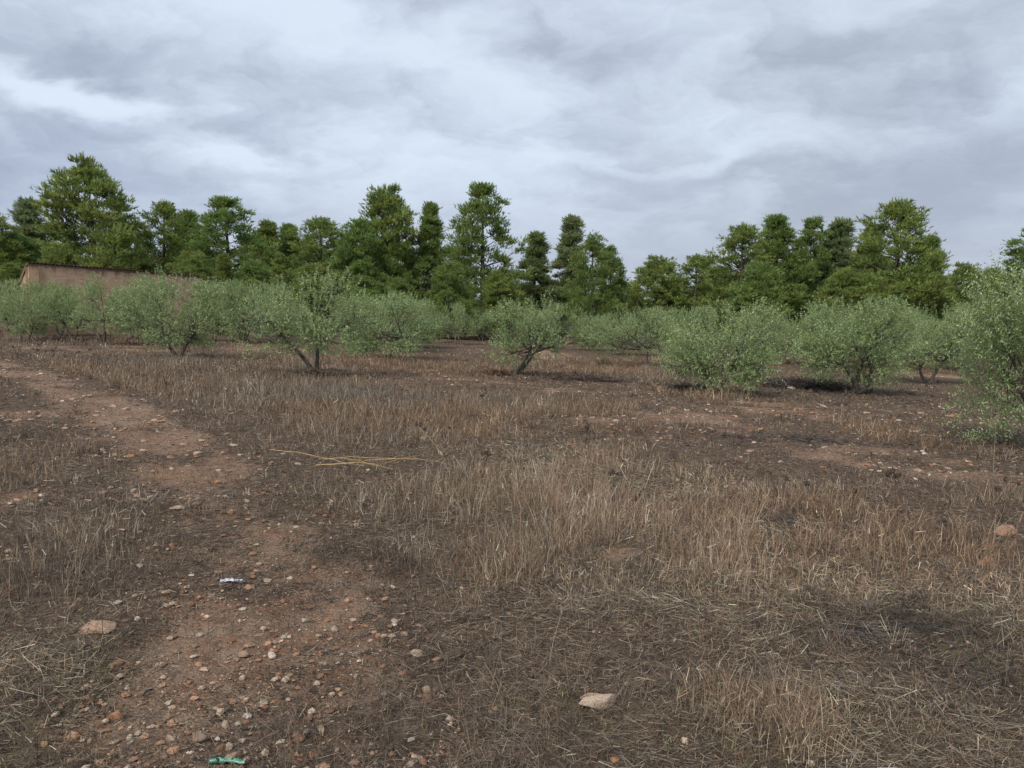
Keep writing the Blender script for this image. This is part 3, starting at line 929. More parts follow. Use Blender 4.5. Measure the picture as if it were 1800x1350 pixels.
    if near:
        v = np.stack([base, mid + side * (lw / 2)[:, None], tip, mid - side * (lw / 2)[:, None]], 1).reshape(-1, 3)
        f = np.arange(n * 4).reshape(-1, 4); cc = np.repeat(tone, 4, 0)
    else:
        v = np.stack([base + side * (lw / 2)[:, None], tip, base - side * (lw / 2)[:, None]], 1).reshape(-1, 3)
        f = np.arange(n * 3).reshape(-1, 3); cc = np.repeat(tone, 3, 0)
    return br.mesh('olive_branches', True), mesh_arrays('olive_crown', v, f, cc)


OV = []


def olive(bx, by, xl, xr, top, bot, seed, fork, label, near=False, dens=1.0, reuse=None, flip=False):
    x, Y = spot(bx, by)
    s = math.hypot(x, Y) * 0 + Y / FPX
    H = (by - top) * s; zb = (by - bot) * s * 0.8
    z = float(terrain(x, Y))
    o = thing('olive_tree', label, 'olive tree', (x, Y, z), 0.0)
    if reuse is None:
        fk = [(fx * H, fy * H, fz * H) for fx, fy, fz in fork]
        tm, cm = olive_mesh(seed, H, (xl - bx) * s, (xr - bx) * s, zb, fk, near, dens)
        OV.append((tm, cm, H, (xr - xl) * s, ((xl + xr) / 2 - bx) * s))
    else:
        tm, cm, H0, W0, c0 = OV[reuse]
        w = (xr - xl) * s * 1.05
        o.scale = ((-1 if flip else 1) * w / W0, w / W0, H / H0)
    obj('trunk', tm, M_OBARK, o); obj('crown', cm, M_LEAF, o)
    return o


V2 = [(-0.16, 0.03, 0.3), (0.14, -0.04, 0.28)]
OLIVES = [
    (318, 629, 212, 398, 482, 612, 101, [(-0.2, 0.0, 0.24), (0.13, 0.02, 0.24)], 'olive tree with a V-shaped double trunk in front of the barn'),
    (557, 660, 424, 662, 488, 634, 102, [(-0.36, 0.05, 0.42), (0.02, 0.0, 0.33)], 'large olive tree with an upright trunk and a long branch slanting left'),
    (672, 632, 592, 772, 520, 622, 103, [(0.32, 0.0, 0.34)], 'olive tree with a thin dark trunk slanting right beside the largest olive'),
    (898, 660, 860, 996, 528, 646, 104, [(0.26, 0.0, 0.32), (0.3, 0.12, 0.28)], 'olive tree with a short trunk leaning right, standing alone at the centre'),
    (1133, 646, 1036, 1192, 542, 632, 105, [(0.06, 0.0, 0.32)], 'olive tree on one straight trunk right of the leaning central olive'),
    (1262, 694, 1160, 1374, 532, 680, 106, [(0.14, 0.02, 0.3), (-0.12, 0.05, 0.25)], 'olive tree with low foliage over pale straw clumps, right of centre'),
    (1508, 692, 1386, 1612, 524, 684, 107, [(-0.14, 0.03, 0.3), (0.14, 0.05, 0.3), (0.0, -0.1, 0.33)], 'wide bushy olive tree over black scorched ground on the right'),
    (1632, 674, 1546, 1712, 540, 652, 108, [(0.16, 0.0, 0.28), (-0.08, 0.05, 0.22)], 'olive tree with a small forked trunk left of the near right-hand olive'),
    (182, 606, 130, 252, 494, 588, 109, [(-0.18, 0.0, 0.34), (0.0, 0.05, 0.4)], 'olive tree with thin spindly double stems in front of the barn wall'),
    (72, 590, 14, 138, 498, 580, 110, [(-0.16, 0.0, 0.26), (0.06, 0.03, 0.2)], 'olive tree near the left edge with dead weeds at its foot'),
]
for q in OLIVES:
    olive(*q)
olive(1856, 796, 1702, 2040, 432, 790, 111, [(-0.08, 0.02, 0.2), (0.1, 0.05, 0.22), (0.02, -0.06, 0.25)], 'tall near olive tree cut by the right edge of the photo', near=True, dens=1.5)
REST = [
    (44, 600, 6, 92, 512, 596, 0, 'olive tree in front of the left corner of the barn', True),
    (128, 596, 84, 176, 506, 590, 7, 'low olive tree in front of the barn between the spindly and left-edge olives', True),
    (268, 606, 226, 316, 508, 600, 4, 'olive tree in front of the barn just left of the V-trunk olive', False),
    (376, 600, 336, 430, 500, 594, 6, 'olive tree in front of the right end of the barn', False),
    (705, 618, 664, 750, 530, 612, 0, 'olive tree squeezed between the slanting trunk and the bright bushy olive', True),
    (1160, 626, 1118, 1206, 548, 620, 4, 'olive tree filling the gap right of the straight-trunk olive', True),
    (1390, 640, 1346, 1440, 552, 632, 7, 'small olive tree between the straw-clump olive and the wide bushy olive', False),
    (945, 612, 908, 985, 545, 606, 6, 'low olive tree close behind the leaning central olive', False),
    (110, 584, 92, 160, 510, 576, 9, 'dark olive tree between the left-edge olive and the spindly one', False),
    (14, 584, -50, 62, 494, 574, 4, 'olive tree cut by the left edge of the photo', False),
    (238, 596, 196, 290, 500, 588, 0, 'olive tree half hidden behind the left side of the V-trunk olive', True),
    (430, 604, 380, 490, 494, 592, 6, 'olive tree behind the gap between the V-trunk and the largest olive', True),
    (486, 600, 430, 540, 500, 590, 4, 'olive tree hidden behind the left half of the largest olive', False),
    (640, 606, 590, 690, 520, 600, 3, 'olive tree peeping out behind the right side of the largest olive', True),
    (735, 612, 690, 790, 528, 606, 6, 'bright bushy olive tree right of the slanting thin trunk', False),
    (800, 606, 764, 828, 534, 604, 4, 'small olive tree reaching the ground left of the centre gap', False),
    (846, 600, 822, 876, 542, 598, 7, 'small dark olive tree at the back of the centre gap', False),
    (985, 604, 936, 1044, 534, 598, 4, 'olive tree set back behind the leaning central olive', True),
    (1040, 616, 1000, 1086, 556, 612, 6, 'low olive tree with foliage to the ground right of centre', True),
    (1092, 624, 1056, 1130, 548, 616, 7, 'olive tree directly behind the straight-trunk olive', False),
    (1215, 636, 1160, 1270, 540, 626, 6, 'olive tree behind the left side of the straw-clump olive', False),
    (1318, 632, 1262, 1372, 548, 620, 4, 'olive tree behind the right side of the straw-clump olive', True),
    (1440, 646, 1376, 1500, 545, 634, 3, 'olive tree behind the left side of the wide bushy olive', False),
    (1570, 648, 1520, 1640, 548, 636, 0, 'olive tree behind the right side of the wide bushy olive', True),
    (1690, 652, 1640, 1750, 535, 640, 6, 'olive tree just left of and behind the near right-edge olive', True),
]
for (bx, by, xl, xr, top, bot, ru, label, fl) in REST:
    olive(bx, by, xl, xr, top, bot, 0, None, label, reuse=ru, flip=fl)


def shrub():
    q = MT('fresh_leaf'); a = q.attr(); c = q.mix(0.6, a, (0.24, 0.36, 0.06)); q.leafy(c, 0.35, c, 0.5, 0.3)
    tm, cm = olive_mesh(140, 2.9, -1.0, 1.0, 0.5, [(-0.3, 0, 0.9), (0.3, 0.1, 0.9)], dens=0.6)
    x = (104 - 900) / FPX * 41.5; y = 41.5
    o = thing('shrub', 'bright yellow-green shrub growing against the barn wall', 'shrub', (x, y, float(terrain(x, y))))
    obj('stems', tm, M_OBARK, o); obj('foliage', cm, q.m, o)


shrub()

# ------------------------------------------------------------------ grass, straw and weeds
def scatter(n, g, r0=1.3, r1=80.0, p=1.8, half=R(54)):
    e = 2 - p
    r = (r0 ** e + g.random(n) * (r1 ** e - r0 ** e)) ** (1 / e)
    t = g.uniform(-half, half, n)
    return r * np.sin(t), r * np.cos(t) - 0.6, r


PAL = np.array([(0.33, 0.268, 0.192), (0.25, 0.186, 0.128), (0.2, 0.144, 0.1), (0.168, 0.132, 0.106), (0.225, 0.146, 0.098), (0.46, 0.4, 0.31), (0.075, 0.06, 0.05)])


def tones(n, g, w, var=0.25):
    w = np.asarray(w, float)
    c = PAL[g.choice(len(PAL), n, p=w / w.sum())]
    return c * g.uniform(1 - var, 1 + var, (n, 1))


def blades(P, h, w, az, lean, curve, colr, g, segs=2):
    n = len(P)
    d = np.column_stack([np.cos(az), np.sin(az), np.zeros(n)])
    zz = np.array([0, 0, 1.0])
    vert = np.sqrt(np.clip(1 - lean ** 2 * 0.8, 0.05, 1))
    mid = P + d * (lean * 0.42 * h)[:, None] + zz * (0.55 * h * vert)[:, None]
    tip = P + d * ((lean + curve) * h)[:, None] + zz * (h * (vert - 0.35 * curve))[:, None]
    a = g.uniform(0, math.pi, n)
    s = np.column_stack([np.cos(a), np.sin(a), np.zeros(n)]) * (w / 2)[:, None]
    if segs == 1:
        return np.stack([P - s, P + s, tip + s * 0.35, tip - s * 0.35], 1).reshape(-1, 3), np.arange(n * 4).reshape(-1, 4), np.repeat(colr, 4, 0)
    v = np.stack([P - s, P + s, mid - s * 0.85, mid + s * 0.85, tip - s * 0.15, tip + s * 0.15], 1).reshape(-1, 3)
    b = np.arange(n)[:, None] * 6
    f = np.concatenate([b + np.array([[0, 1, 3, 2]]), b + np.array([[2, 3, 5, 4]])], 0)
    return v, f, np.repeat(colr, 6, 0)


def sticks(P, ln, w, az, pitch, colr, g, bend=False):
    n = len(P)
    d = np.column_stack([np.cos(az) * np.cos(pitch), np.sin(az) * np.cos(pitch), np.sin(pitch)]) * (ln / 2)[:, None]
    roll = g.uniform(-0.9, 0.9, n)
    s = np.column_stack([-np.sin(az) * np.cos(roll), np.cos(az) * np.cos(roll), np.sin(roll)]) * (w / 2)[:, None]
    m = P + np.column_stack([-np.sin(az), np.cos(az), np.zeros(n)]) * (ln * g.normal(0, 0.06, n))[:, None]
    if not bend:
        return np.stack([P - d - s, P - d + s, P + d + s * 0.6, P + d - s * 0.6], 1).reshape(-1, 3), np.arange(n * 4).reshape(-1, 4), np.repeat(colr, 4, 0)
    v = np.stack([P - d - s, P - d + s, m - s, m + s, P + d - s, P + d + s], 1).reshape(-1, 3)
    b = np.arange(n)[:, None] * 6
    f = np.concatenate([b + np.array([[0, 1, 3, 2]]), b + np.array([[2, 3, 5, 4]])], 0)
    return v, f, np.repeat(colr, 6, 0)


def stuff(name, parts, label, cat, mat):
    vs_, fs_, cs_, n = [], [], [], 0
    for v, f, c in parts:
        vs_.append(v); fs_.append(f + n); cs_.append(c); n += len(v)
    o = obj(name, mesh_arrays(name, np.concatenate(vs_), np.concatenate(fs_), np.concatenate(cs_)), mat)
    return tag(o, label, cat, None, 'stuff')


def onground(x, y, dz=0.0):
    return np.column_stack([x, y, terrain(x, y) + dz])


def grow():
    g = np.random.default_rng(21)
    # --- tall dry grass, in tussocks
    x, y, r = scatter(104000, g, r0=1.8, p=1.66)
    b, ch, ta, st, gr = masks(x, y)
    prob = (0.06 + 0.24 * sstep(11, 26, r) + 0.85 * ta * sstep(0.3, 0.5, fbm(x * 1.4, y * 1.4, 88, 3))) * (1 - 0.93 * sstep(0.25, 0.75, b)) * (1 - 0.55 * ch)
    pick = g.random(len(x)) < prob
    x, y, r, ta, ch, st = (q[pick] for q in (x, y, r, ta, ch, st))
    K = 7
    n = len(x)
    spread = 0.03 + 0.012 * np.sqrt(r)
    X = np.repeat(x, K) + g.normal(0, 1, n * K) * np.repeat(spread, K); Y = np.repeat(y, K) + g.normal(0, 1, n * K) * np.repeat(spread, K)
    rr = np.repeat(r, K)
    hgt = np.repeat((0.06 + 0.22 * ta) * g.uniform(0.45, 1.4, n) * (0.8 + 0.2 * sstep(3, 10, r)), K) * g.uniform(0.5, 1.25, n * K)
    mixw = g.random(n)
    tone = np.where((mixw < 0.6)[:, None], tones(n, g, (2, 3, 4, 3, 3, 0.6, 1)), tones(n, g, (4, 4, 3, 2, 2, 1.5, 0.3)))
    warmx = np.repeat(fbm(x * 0.25, y * 0.25, 77, 3), K)
    tone = np.repeat(tone, K, 0) * g.uniform(0.75, 1.3, (n * K, 1))
    tone *= np.array([1.16, 1.1, 1.03]) * (0.95 + 0.4 * np.repeat(st, K))[:, None] * (1 - 0.6 * np.repeat(ch, K))[:, None]
    tone *= 1 + (warmx - 0.5)[:, None] * np.array([0.5, 0.15, -0.2])
    w = np.maximum(0.0018, 0.00054 * rr) * g.uniform(0.7, 1.4, n * K)
    az = np.arctan2(Y - np.repeat(y, K), X - np.repeat(x, K)) + g.normal(0, 0.7, n * K)
    lean = np.abs(g.normal(0, 0.4, n * K)).clip(0, 0.95); cur = np.abs(g.normal(0, 0.12, n * K))
    P = onground(X, Y, -0.01)
    nr = rr < 8
    A = blades(P[nr], hgt[nr], w[nr], az[nr], lean[nr], cur[nr], tone[nr], g)
    A2 = blades(P[~nr], hgt[~nr], w[~nr], az[~nr], lean[~nr], cur[~nr], tone[~nr], g, 1)
    # seed heads: short side bits along the upper half of a third of the stems
    sel = g.random(n * K) < 0.30
    m = sel.sum()
    f = g.uniform(0.6, 1.0, m)
    d = np.column_stack([np.cos(az[sel]), np.sin(az[sel]), np.zeros(m)])
    vert = np.sqrt(np.clip(1 - lean[sel] ** 2 * 0.8, 0.05, 1))
    Q = P[sel] + d * ((lean[sel] + cur[sel] * f) * hgt[sel] * f)[:, None] + np.array([0, 0, 1.0]) * (hgt[sel] * f * (vert - 0.35 * cur[sel]))[:, None]
    Bq = sticks(Q, 0.022 + 0.05 * g.random(m), w[sel] * 1.5, g.uniform(0, 6.28, m), g.uniform(0.2, 1.3, m), tone[sel] * g.uniform(0.55, 1.25, (m, 1)), g)
    stuff('dry_grass', [A, A2, Bq], 'tall dry brown grass standing in patches over the field', 'dry grass', M_BLADE)

    # --- matted straw and litter lying on the soil
    x, y, r = scatter(530000, g, r0=1.9, p=2.1, r1=34)
    b, ch, ta, st, gr = masks(x, y)
    keep = g.random(len(x)) < np.clip(0.62 + 0.4 * st - 0.5 * sstep(0.5, 0.95, b) * sstep(0.47, 0.64, fbm(x * 1.7, y * 1.7, 9, 3)), 0.3, 1)
    x, y, r, b, ch, st = (q[keep] for q in (x, y, r, b, ch, st))
    n = len(x)
    tone = tones(n, g, (2.2, 3, 3.4, 3.4, 1.6, 0.9, 4.2), 0.45)
    tone = tone * (0.95 + 0.3 * st)[:, None] * (1 - 0.6 * ch)[:, None]
    sto = stony(x, y)
    ln = (0.012 + 0.06 * g.random(n) ** 1.6 + 0.10 * st * g.random(n) ** 2) * (1 + 0.04 * r) * (1 - 0.2 * sto)
    tone = tone * (1 - 0.18 * sto)[:, None] * (1 + (g.random((n, 1)) < 0.3) * np.array([-0.12, 0.0, -0.12]))
    main = (fbm(x * 0.6, y * 0.6, 15, 2) - 0.5) * 9
    az = np.where(g.random(n) < 0.45, main + g.normal(0, 0.5, n), g.uniform(0, 6.28, n))
    C = sticks(onground(x, y, 0.003 + 0.032 * g.random(n) ** 1.5 + 0.02 * st * g.random(n)), ln, np.maximum(0.0018, 0.00054 * r) * g.uniform(0.6, 1.7, n), az, g.normal(0, 0.24, n), tone, g)
    stuff('straw_litter', [C], 'matted straw and broken stems lying over the soil', 'straw', M_BLADE)

    # --- bushy grey-brown dead weeds: fine forked stems
    x, y, r = scatter(13000, g, p=1.8, r1=40)
    b, ch, ta, st, gr = masks(x, y)
    cl = fbm(x * 0.8, y * 0.8, 66, 3)
    keep = g.random(len(x)) < (0.14 + 1.3 * ch + 0.6 * sstep(0.5, 0.7, cl)) * (1 - 0.85 * sstep(0.4, 0.8, b))
    x, y, r, ch = (q[keep] for q in (x, y, r, ch))
    n = len(x); K = 16
    hw = np.repeat(g.uniform(0.06, 0.2, n), K); rr = np.repeat(r, K)
    dirs = rand_unit(n * K, g); dirs[:, 2] = np.abs(dirs[:, 2]) + 0.25; dirs = unit(dirs)
    cen = np.repeat(onground(x, y), K, 0)
    q0 = cen + dirs * (hw * g.uniform(0.1, 0.85, n * K))[:, None]
    az = np.arctan2(dirs[:, 1], dirs[:, 0]) + g.normal(0, 0.8, n * K); pit = np.arcsin(dirs[:, 2].clip(-1, 1)) + g.normal(0, 0.4, n * K)
    tone = np.repeat(tones(n, g, (0.3, 1, 2.5, 4, 1, 0.1, 3.5)) * (1 - 0.45 * ch)[:, None], K, 0) * g.uniform(0.7, 1.3, (n * K, 1))
    E = sticks(q0, hw * g.uniform(0.5, 1.0, n * K), np.maximum(0.002, 0.00058 * rr) * g.uniform(0.7, 1.2, n * K), az, pit, tone, g)
    stuff('dead_weeds', [E], 'low bushy grey-brown dead weeds dotted over the field', 'weeds', M_BLADE)

    # --- black burnt twigs
    x, y, r = scatter(260000, g, p=1.85, r1=34)
    b, ch, ta, st, gr = masks(x, y)
    bu = blobsum(BURN, x, y, 0.45) * np.clip(0.5 + 2.2 * (fbm(x * 2.5, y * 2.5, 19, 3) - 0.4), 0.1, 1)
    keep = g.random(len(x)) < sstep(0.2, 0.8, bu) * 0.6
    x, y, r = x[keep], y[keep], r[keep]; n = len(x)
    tone = np.array([0.045, 0.041, 0.039]) * g.uniform(0.5, 3.0, (n, 1))
    Fq = sticks(onground(x, y, 0.01 + 0.05 * g.random(n) ** 2), g.uniform(0.05, 0.34, n) * (0.5 + 0.5 * g.random(n)), np.maximum(0.0036, 0.0009 * r) * g.uniform(0.7, 1.8, n), g.normal(0, 0.9, n) + 2.9, g.normal(0, 0.2, n), tone, g)
    stuff('burnt_twigs', [Fq], 'black scorched twigs and stems scattered in dark patches', 'twigs', M_BLADE)

    # --- thin fresh green grass
    x, y, r = scatter(160000, g, p=1.9, r1=22)
    b, ch, ta, st, gr = masks(x, y)
    keep = g.random(len(x)) < gr * 0.8
    x, y, r = x[keep], y[keep], r[keep]; n = len(x)
    tone = np.array([0.085, 0.115, 0.04]) * g.uniform(0.6, 1.5, (n, 1)) * (1 + g.random((n, 1)) * np.array([0.5, 0.15, 0.0]))
    Gq = blades(onground(x, y, -0.004), g.uniform(0.02, 0.075, n), np.maximum(0.002, 0.0006 * r), g.uniform(0, 6.28, n), np.abs(g.normal(0, 0.4, n)).clip(0, 0.9), np.abs(g.normal(0, 0.2, n)), tone, g)
    stuff('green_grass', [Gq], 'short sparse green grass sprouting between the straw', 'grass', M_BLADE)


grow()

# ------------------------------------------------------------------ gravel and stones
def ico():
    p = (1 + 5 ** 0.5) / 2
    v = np.array([(-1, p, 0), (1, p, 0), (-1, -p, 0), (1, -p, 0), (0, -1, p), (0, 1, p), (0, -1, -p), (0, 1, -p), (p, 0, -1), (p, 0, 1), (-p, 0, -1), (-p, 0, 1)], float)
    f = np.array([(0, 11, 5), (0, 5, 1), (0, 1, 7), (0, 7, 10), (0, 10, 11), (1, 5, 9), (5, 11, 4), (11, 10, 2), (10, 7, 6), (7, 1, 8), (3, 9, 4), (3, 4, 2), (3, 2, 6), (3, 6, 8), (3, 8, 9), (4, 9, 5), (2, 4, 11), (6, 2, 10), (8, 6, 7), (9, 8, 1)])
    return unit(v), f


def gravel():
    g = np.random.default_rng(5)
    x, y, r = scatter(76000, g, p=1.8, r1=45)
    b, ch, ta, st, gr = masks(x, y)
    pr = 0.025 + 0.62 * sstep(0.2, 0.7, stony(x, y)) * (0.12 + 0.88 * sstep(0.42, 0.6, fbm(x * 1.9, y * 1.9, 29, 3)))
    keep = g.random(len(x)) < pr
    x, y, r = x[keep], y[keep], r[keep]; n = len(x)
    size = (0.003 + 0.013 * g.random(n) ** 4.5) * (1 + 0.10 * r)
    iv, jf = ico()
    v = iv[None] * (size[:, None, None]) * g.uniform(0.65, 1.3, (n, 12, 1))
    v = v * np.stack([g.uniform(0.8, 1.4, n), g.uniform(0.8, 1.2, n), g.uniform(0.45, 0.8, n)], -1)[:, None]
    a = g.uniform(0, 6.28, n)
    vx = v[..., 0] * np.cos(a)[:, None] - v[..., 1] * np.sin(a)[:, None]; vy = v[..., 0] * np.sin(a)[:, None] + v[..., 1] * np.cos(a)[:, None]
    v = np.stack([vx, vy, v[..., 2]], -1) + onground(x, y)[:, None] + (0.003 + size * 0.2)[:, None, None] * np.array([0, 0, 1])
    f = (jf[None] + np.arange(n)[:, None, None] * 12).reshape(-1, 3)
    pal = np.array([(0.44, 0.34, 0.25), (0.36, 0.21, 0.13), (0.27, 0.14, 0.085), (0.5, 0.42, 0.33), (0.2, 0.11, 0.07), (0.2, 0.15, 0.12)])
    c = pal[g.choice(6, n, p=[.3, .25, .14, .18, .08, .05])] * g.uniform(0.7, 1.15, (n, 1))
    o = obj('gravel', mesh_arrays('gravel', v.reshape(-1, 3), f, np.repeat(c, 12, 0)), M_GRAVEL)
    tag(o, 'small red and buff gravel strewn over the bare soil', 'gravel', None, 'stuff')


gravel()


def rock_mesh(seed, cuts=9, sub=2):
    g = np.random.default_rng(seed)
    v, f = ico()
    for _ in range(sub):
        nv = list(map(tuple, v)); cache = {}; nf = []

        def mid(a, b):
            k = (min(a, b), max(a, b))
            if k not in cache:
                m = (np.array(nv[a]) + np.array(nv[b])) / 2
                nv.append(tuple(m / np.linalg.norm(m))); cache[k] = len(nv) - 1
            return cache[k]
        for a, b, c in f:
            ab, bc, ca = mid(a, b), mid(b, c), mid(c, a)
            nf += [(a, ab, ca), (b, bc, ab), (c, ca, bc), (ab, bc, ca)]
        v, f = np.array(nv), np.array(nf)
    for _ in range(cuts):                        # flat broken faces
        d = rand_unit(1, g)[0]; off = g.uniform(0.5, 0.82)
        t = v @ d
        v = v - np.maximum(t - off, 0)[:, None] * d
    nn = fbm(v[:, 0] * 2 + seed, v[:, 1] * 2 + v[:, 2] * 1.7, seed, 3) - 0.5
    v = v * (1 + 0.22 * nn)[:, None]
    v /= np.abs(v).max(0)
    return mesh_arrays('rock', v, f, None, False)


ROCKS = [rock_mesh(300 + i, 7 + i % 5) for i in range(12)]
for m in ROCKS:
    m.materials.append(M_STONE)
PALE, BUFF, ORANGE, RED, GREY = (0.5, 0.43, 0.34), (0.43, 0.32, 0.23), (0.40, 0.22, 0.12), (0.28, 0.13, 0.08), (0.27, 0.23, 0.19)
nrock = 0


def stone(px, py, wpx, hpx, colr, label, group=None, xy=None, size=None):
    global nrock
    g = rng
    if xy is None:
        x, y = spot(px, py + hpx * 0.35)
        w = wpx * y / FPX
    else:
        x, y = xy; w = size
    asp = hpx / wpx
    o = obj('stone', ROCKS[nrock % len(ROCKS)]); nrock += 1
    hz = w / 2 * min(1.0, max(0.32, asp * 0.95))
    o.location = (x, y, float(terrain(x, y)) + hz * 0.35 + 0.002)
    o.scale = (w / 2, w / 2 * g.uniform(0.65, 0.95), hz)
    o.rotation_euler = (g.normal(0, 0.12), g.normal(0, 0.12), g.choice([0.0, math.pi]) + g.normal(0, 0.25))
    k = g.uniform(0.85, 1.1)
    o.color = (colr[0] * k, colr[1] * k, colr[2] * k, 1)
    return tag(o, label, 'stone', group)


SINGLE = [
    (1770, 930, 38, 30, (0.36, 0.25, 0.17), 'rounded buff boulder among dry grass by the right edge'),
    (172, 1100, 62, 20, BUFF, 'long flat buff stone half buried at the left'),
    (202, 1247, 30, 28, ORANGE, 'knobbly orange stone beside a dark weed at lower left'),
    (408, 1314, 30, 24, BUFF, 'pale wedge-shaped stone just above the green plastic scrap'),
    (350, 1278, 34, 16, GREY, 'flat grey stone at lower left'),
    (430, 1142, 28, 12, BUFF, 'flat pinkish stone above two small pale chips on the track'),
    (733, 1141, 25, 15, PALE, 'pale angular stone standing out on the red soil near the centre'),
    (491, 1174, 17, 18, RED, 'dark red rounded clod next to a pale chip on the track'),
    (247, 992, 17, 9, PALE, 'pale egg-shaped stone left of the blue and white scrap'),
    (348, 793, 18, 11, PALE, 'pale block on the far stony part of the track'),
    (410, 781, 18, 9, PALE, 'pale flat stone on the right side of the far stony track'),
    (405, 894, 14, 12, ORANGE, 'orange stone beside a short dark stick on the track'),
    (312, 889, 28, 9, PALE, 'long pale stone left of the orange stone on the track'),
    (1397, 1034, 26, 9, PALE, 'slim pale stone lying in the straw on the right'),
    (1515, 1031, 15, 15, ORANGE, 'upright orange stone in the straw on the right'),
    (1738, 978, 22, 14, RED, 'reddish clod below the boulder by the right edge'),
    (470, 1007, 19, 8, PALE, 'white flat chip right of the blue and white scrap'),
    (752, 1204, 22, 14, BUFF, 'buff stone behind a round orange pebble right of the track'),
    (752, 1217, 16, 15, ORANGE, 'round orange pebble touching a buff stone right of the track'),
    (1080, 1338, 22, 14, ORANGE, 'orange stone at the bottom edge right of centre'),
    (603, 1343, 16, 16, ORANGE, 'orange stone at the bottom edge near the centre'),
    (313, 1329, 11, 12, PALE, 'small round white pebble at the bottom left of the green scrap'),
    (1390, 682, 14, 10, PALE, 'white stone on the black ground between two right-hand olives'),
    (1735, 990, 30, 9, RED, 'low reddish clod heap in the straw near the right edge'),
]
for s in SINGLE:
    stone(*s)


def split_block():
    """The big pale block with a split slab along its back edge."""
    x, y = spot(1048, 1246)
    w = 76 * y / FPX
    root = thing('stone', 'large pale limestone block with a split slab along its back', 'stone', (x, y, float(terrain(x, y))), 0.04)
    b = obj('block', ROCKS[3].copy(), None, root); b.location = (0, 0, 0.02); b.scale = (w * 0.52, w * 0.2, 0.036); b.rotation_euler = (-0.12, 0.02, 0.05)
    s = obj('slab', ROCKS[7].copy(), None, root); s.location = (0.005, w * 0.25, 0.02); s.scale = (w * 0.5, w * 0.07, 0.03); s.rotation_euler = (0.2, 0.03, -0.1)
    for o in (b, s): o.color = (0.55, 0.48, 0.38, 1)


split_block()

TR = [(485, 1120), (507, 1106), (512, 1178), (330, 1190), (285, 1198), (283, 1214), (376, 1233), (175, 1277), (181, 1290), (230, 1298), (327, 1276), (240, 1275), (285, 1318), (104, 1320), (385, 1001), (446, 1003), (597, 1202),
      (450, 992), (380, 1000), (545, 1150), (590, 1130), (560, 1106), (620, 1080), (660, 1105), (690, 1110), (640, 1090), (575, 1080), (685, 1095), (712, 1105), (600, 1210), (556, 1190), (540, 1225), (575, 1232), (430, 1220), (412, 1150),
      (345, 884), (325, 876), (300, 800), (250, 790), (230, 800), (180, 790), (170, 800), (200, 797), (320, 775), (390, 795), (420, 800), (355, 770), (270, 735), (310, 722), (220, 716), (200, 710), (460, 825), (300, 820), (380, 845), (430, 880), (515, 885), (550, 905)]
gt = np.random.default_rng(41)
for (px, py) in TR:
    stone(px + gt.normal(0, 2), py, gt.uniform(8, 17), gt.uniform(5, 9), [PALE, BUFF, ORANGE, BUFF][gt.integers(4)], 'small buff or orange stone loose on the stony track', 'loose stones on the track')
def strew(n, zone, label, group, smin, smax, cols):
    k = 0; tries = 0
    while k < n and tries < 20000:
        tries += 1
        px, py = zone(gt)
        x, y = spot(px, py)
        b, ch, ta, st, gr = masks(np.array([x]), np.array([y]))
        if stony(np.array([x]), np.array([y]))[0] < 0.4: continue
        stone(px, py, gt.uniform(smin, smax), gt.uniform(0.5, 0.75) * smin, cols[gt.integers(len(cols))], label, group); k += 1


strew(55, lambda g: (g.uniform(60, 800), g.uniform(1020, 1345)), 'small buff or orange stone loose on the stony track', 'loose stones on the track', 6, 13, [BUFF, ORANGE, BUFF, PALE, RED])
strew(40, lambda g: (g.uniform(150, 560), g.uniform(720, 1000)), 'small buff or orange stone loose on the stony track', 'loose stones on the track', 7, 15, [BUFF, ORANGE, PALE])
strew(55, lambda g: (g.uniform(1150, 1790), g.uniform(705, 850)), 'small stone on the bare red ground at the right', 'stones on the red ground at the right', 7, 15, [BUFF, ORANGE, PALE, RED])
strew(14, lambda g: (g.uniform(0, 90), g.uniform(700, 990)), 'small stone on the bare patches along the left edge', 'stones at the left edge', 8, 18, [BUFF, PALE, ORANGE])
strew(12, lambda g: (g.uniform(980, 1120), g.uniform(730, 760)), 'small pale stone on the bare patch beyond the tall grass', 'stones beyond the tall grass', 8, 13, [BUFF, PALE])


# ------------------------------------------------------------------ dried thistles, stalks, canes, litter scraps
def seed_head(r, g):
    mb = MB(); iv, jf = ico()
    mb.add(iv * r * np.array([0.75, 0.75, 1.0]), jf)
    for k in range(26):                              # spiny bracts
        d = unit(rand_unit(1, g)[0] + np.array([0, 0, 0.5])); a = unit(np.cross(d, rand_unit(1, g)[0]))
        mb.add([d * r * 0.5 - a * r * 0.16, d * r * 0.5 + a * r * 0.16, d * r * g.uniform(1.4, 2.1)], [(0, 1, 2)])
    return mb.mesh('seed_head')


HEADS = [seed_head(0.017, np.random.default_rng(i)) for i in range(3)]


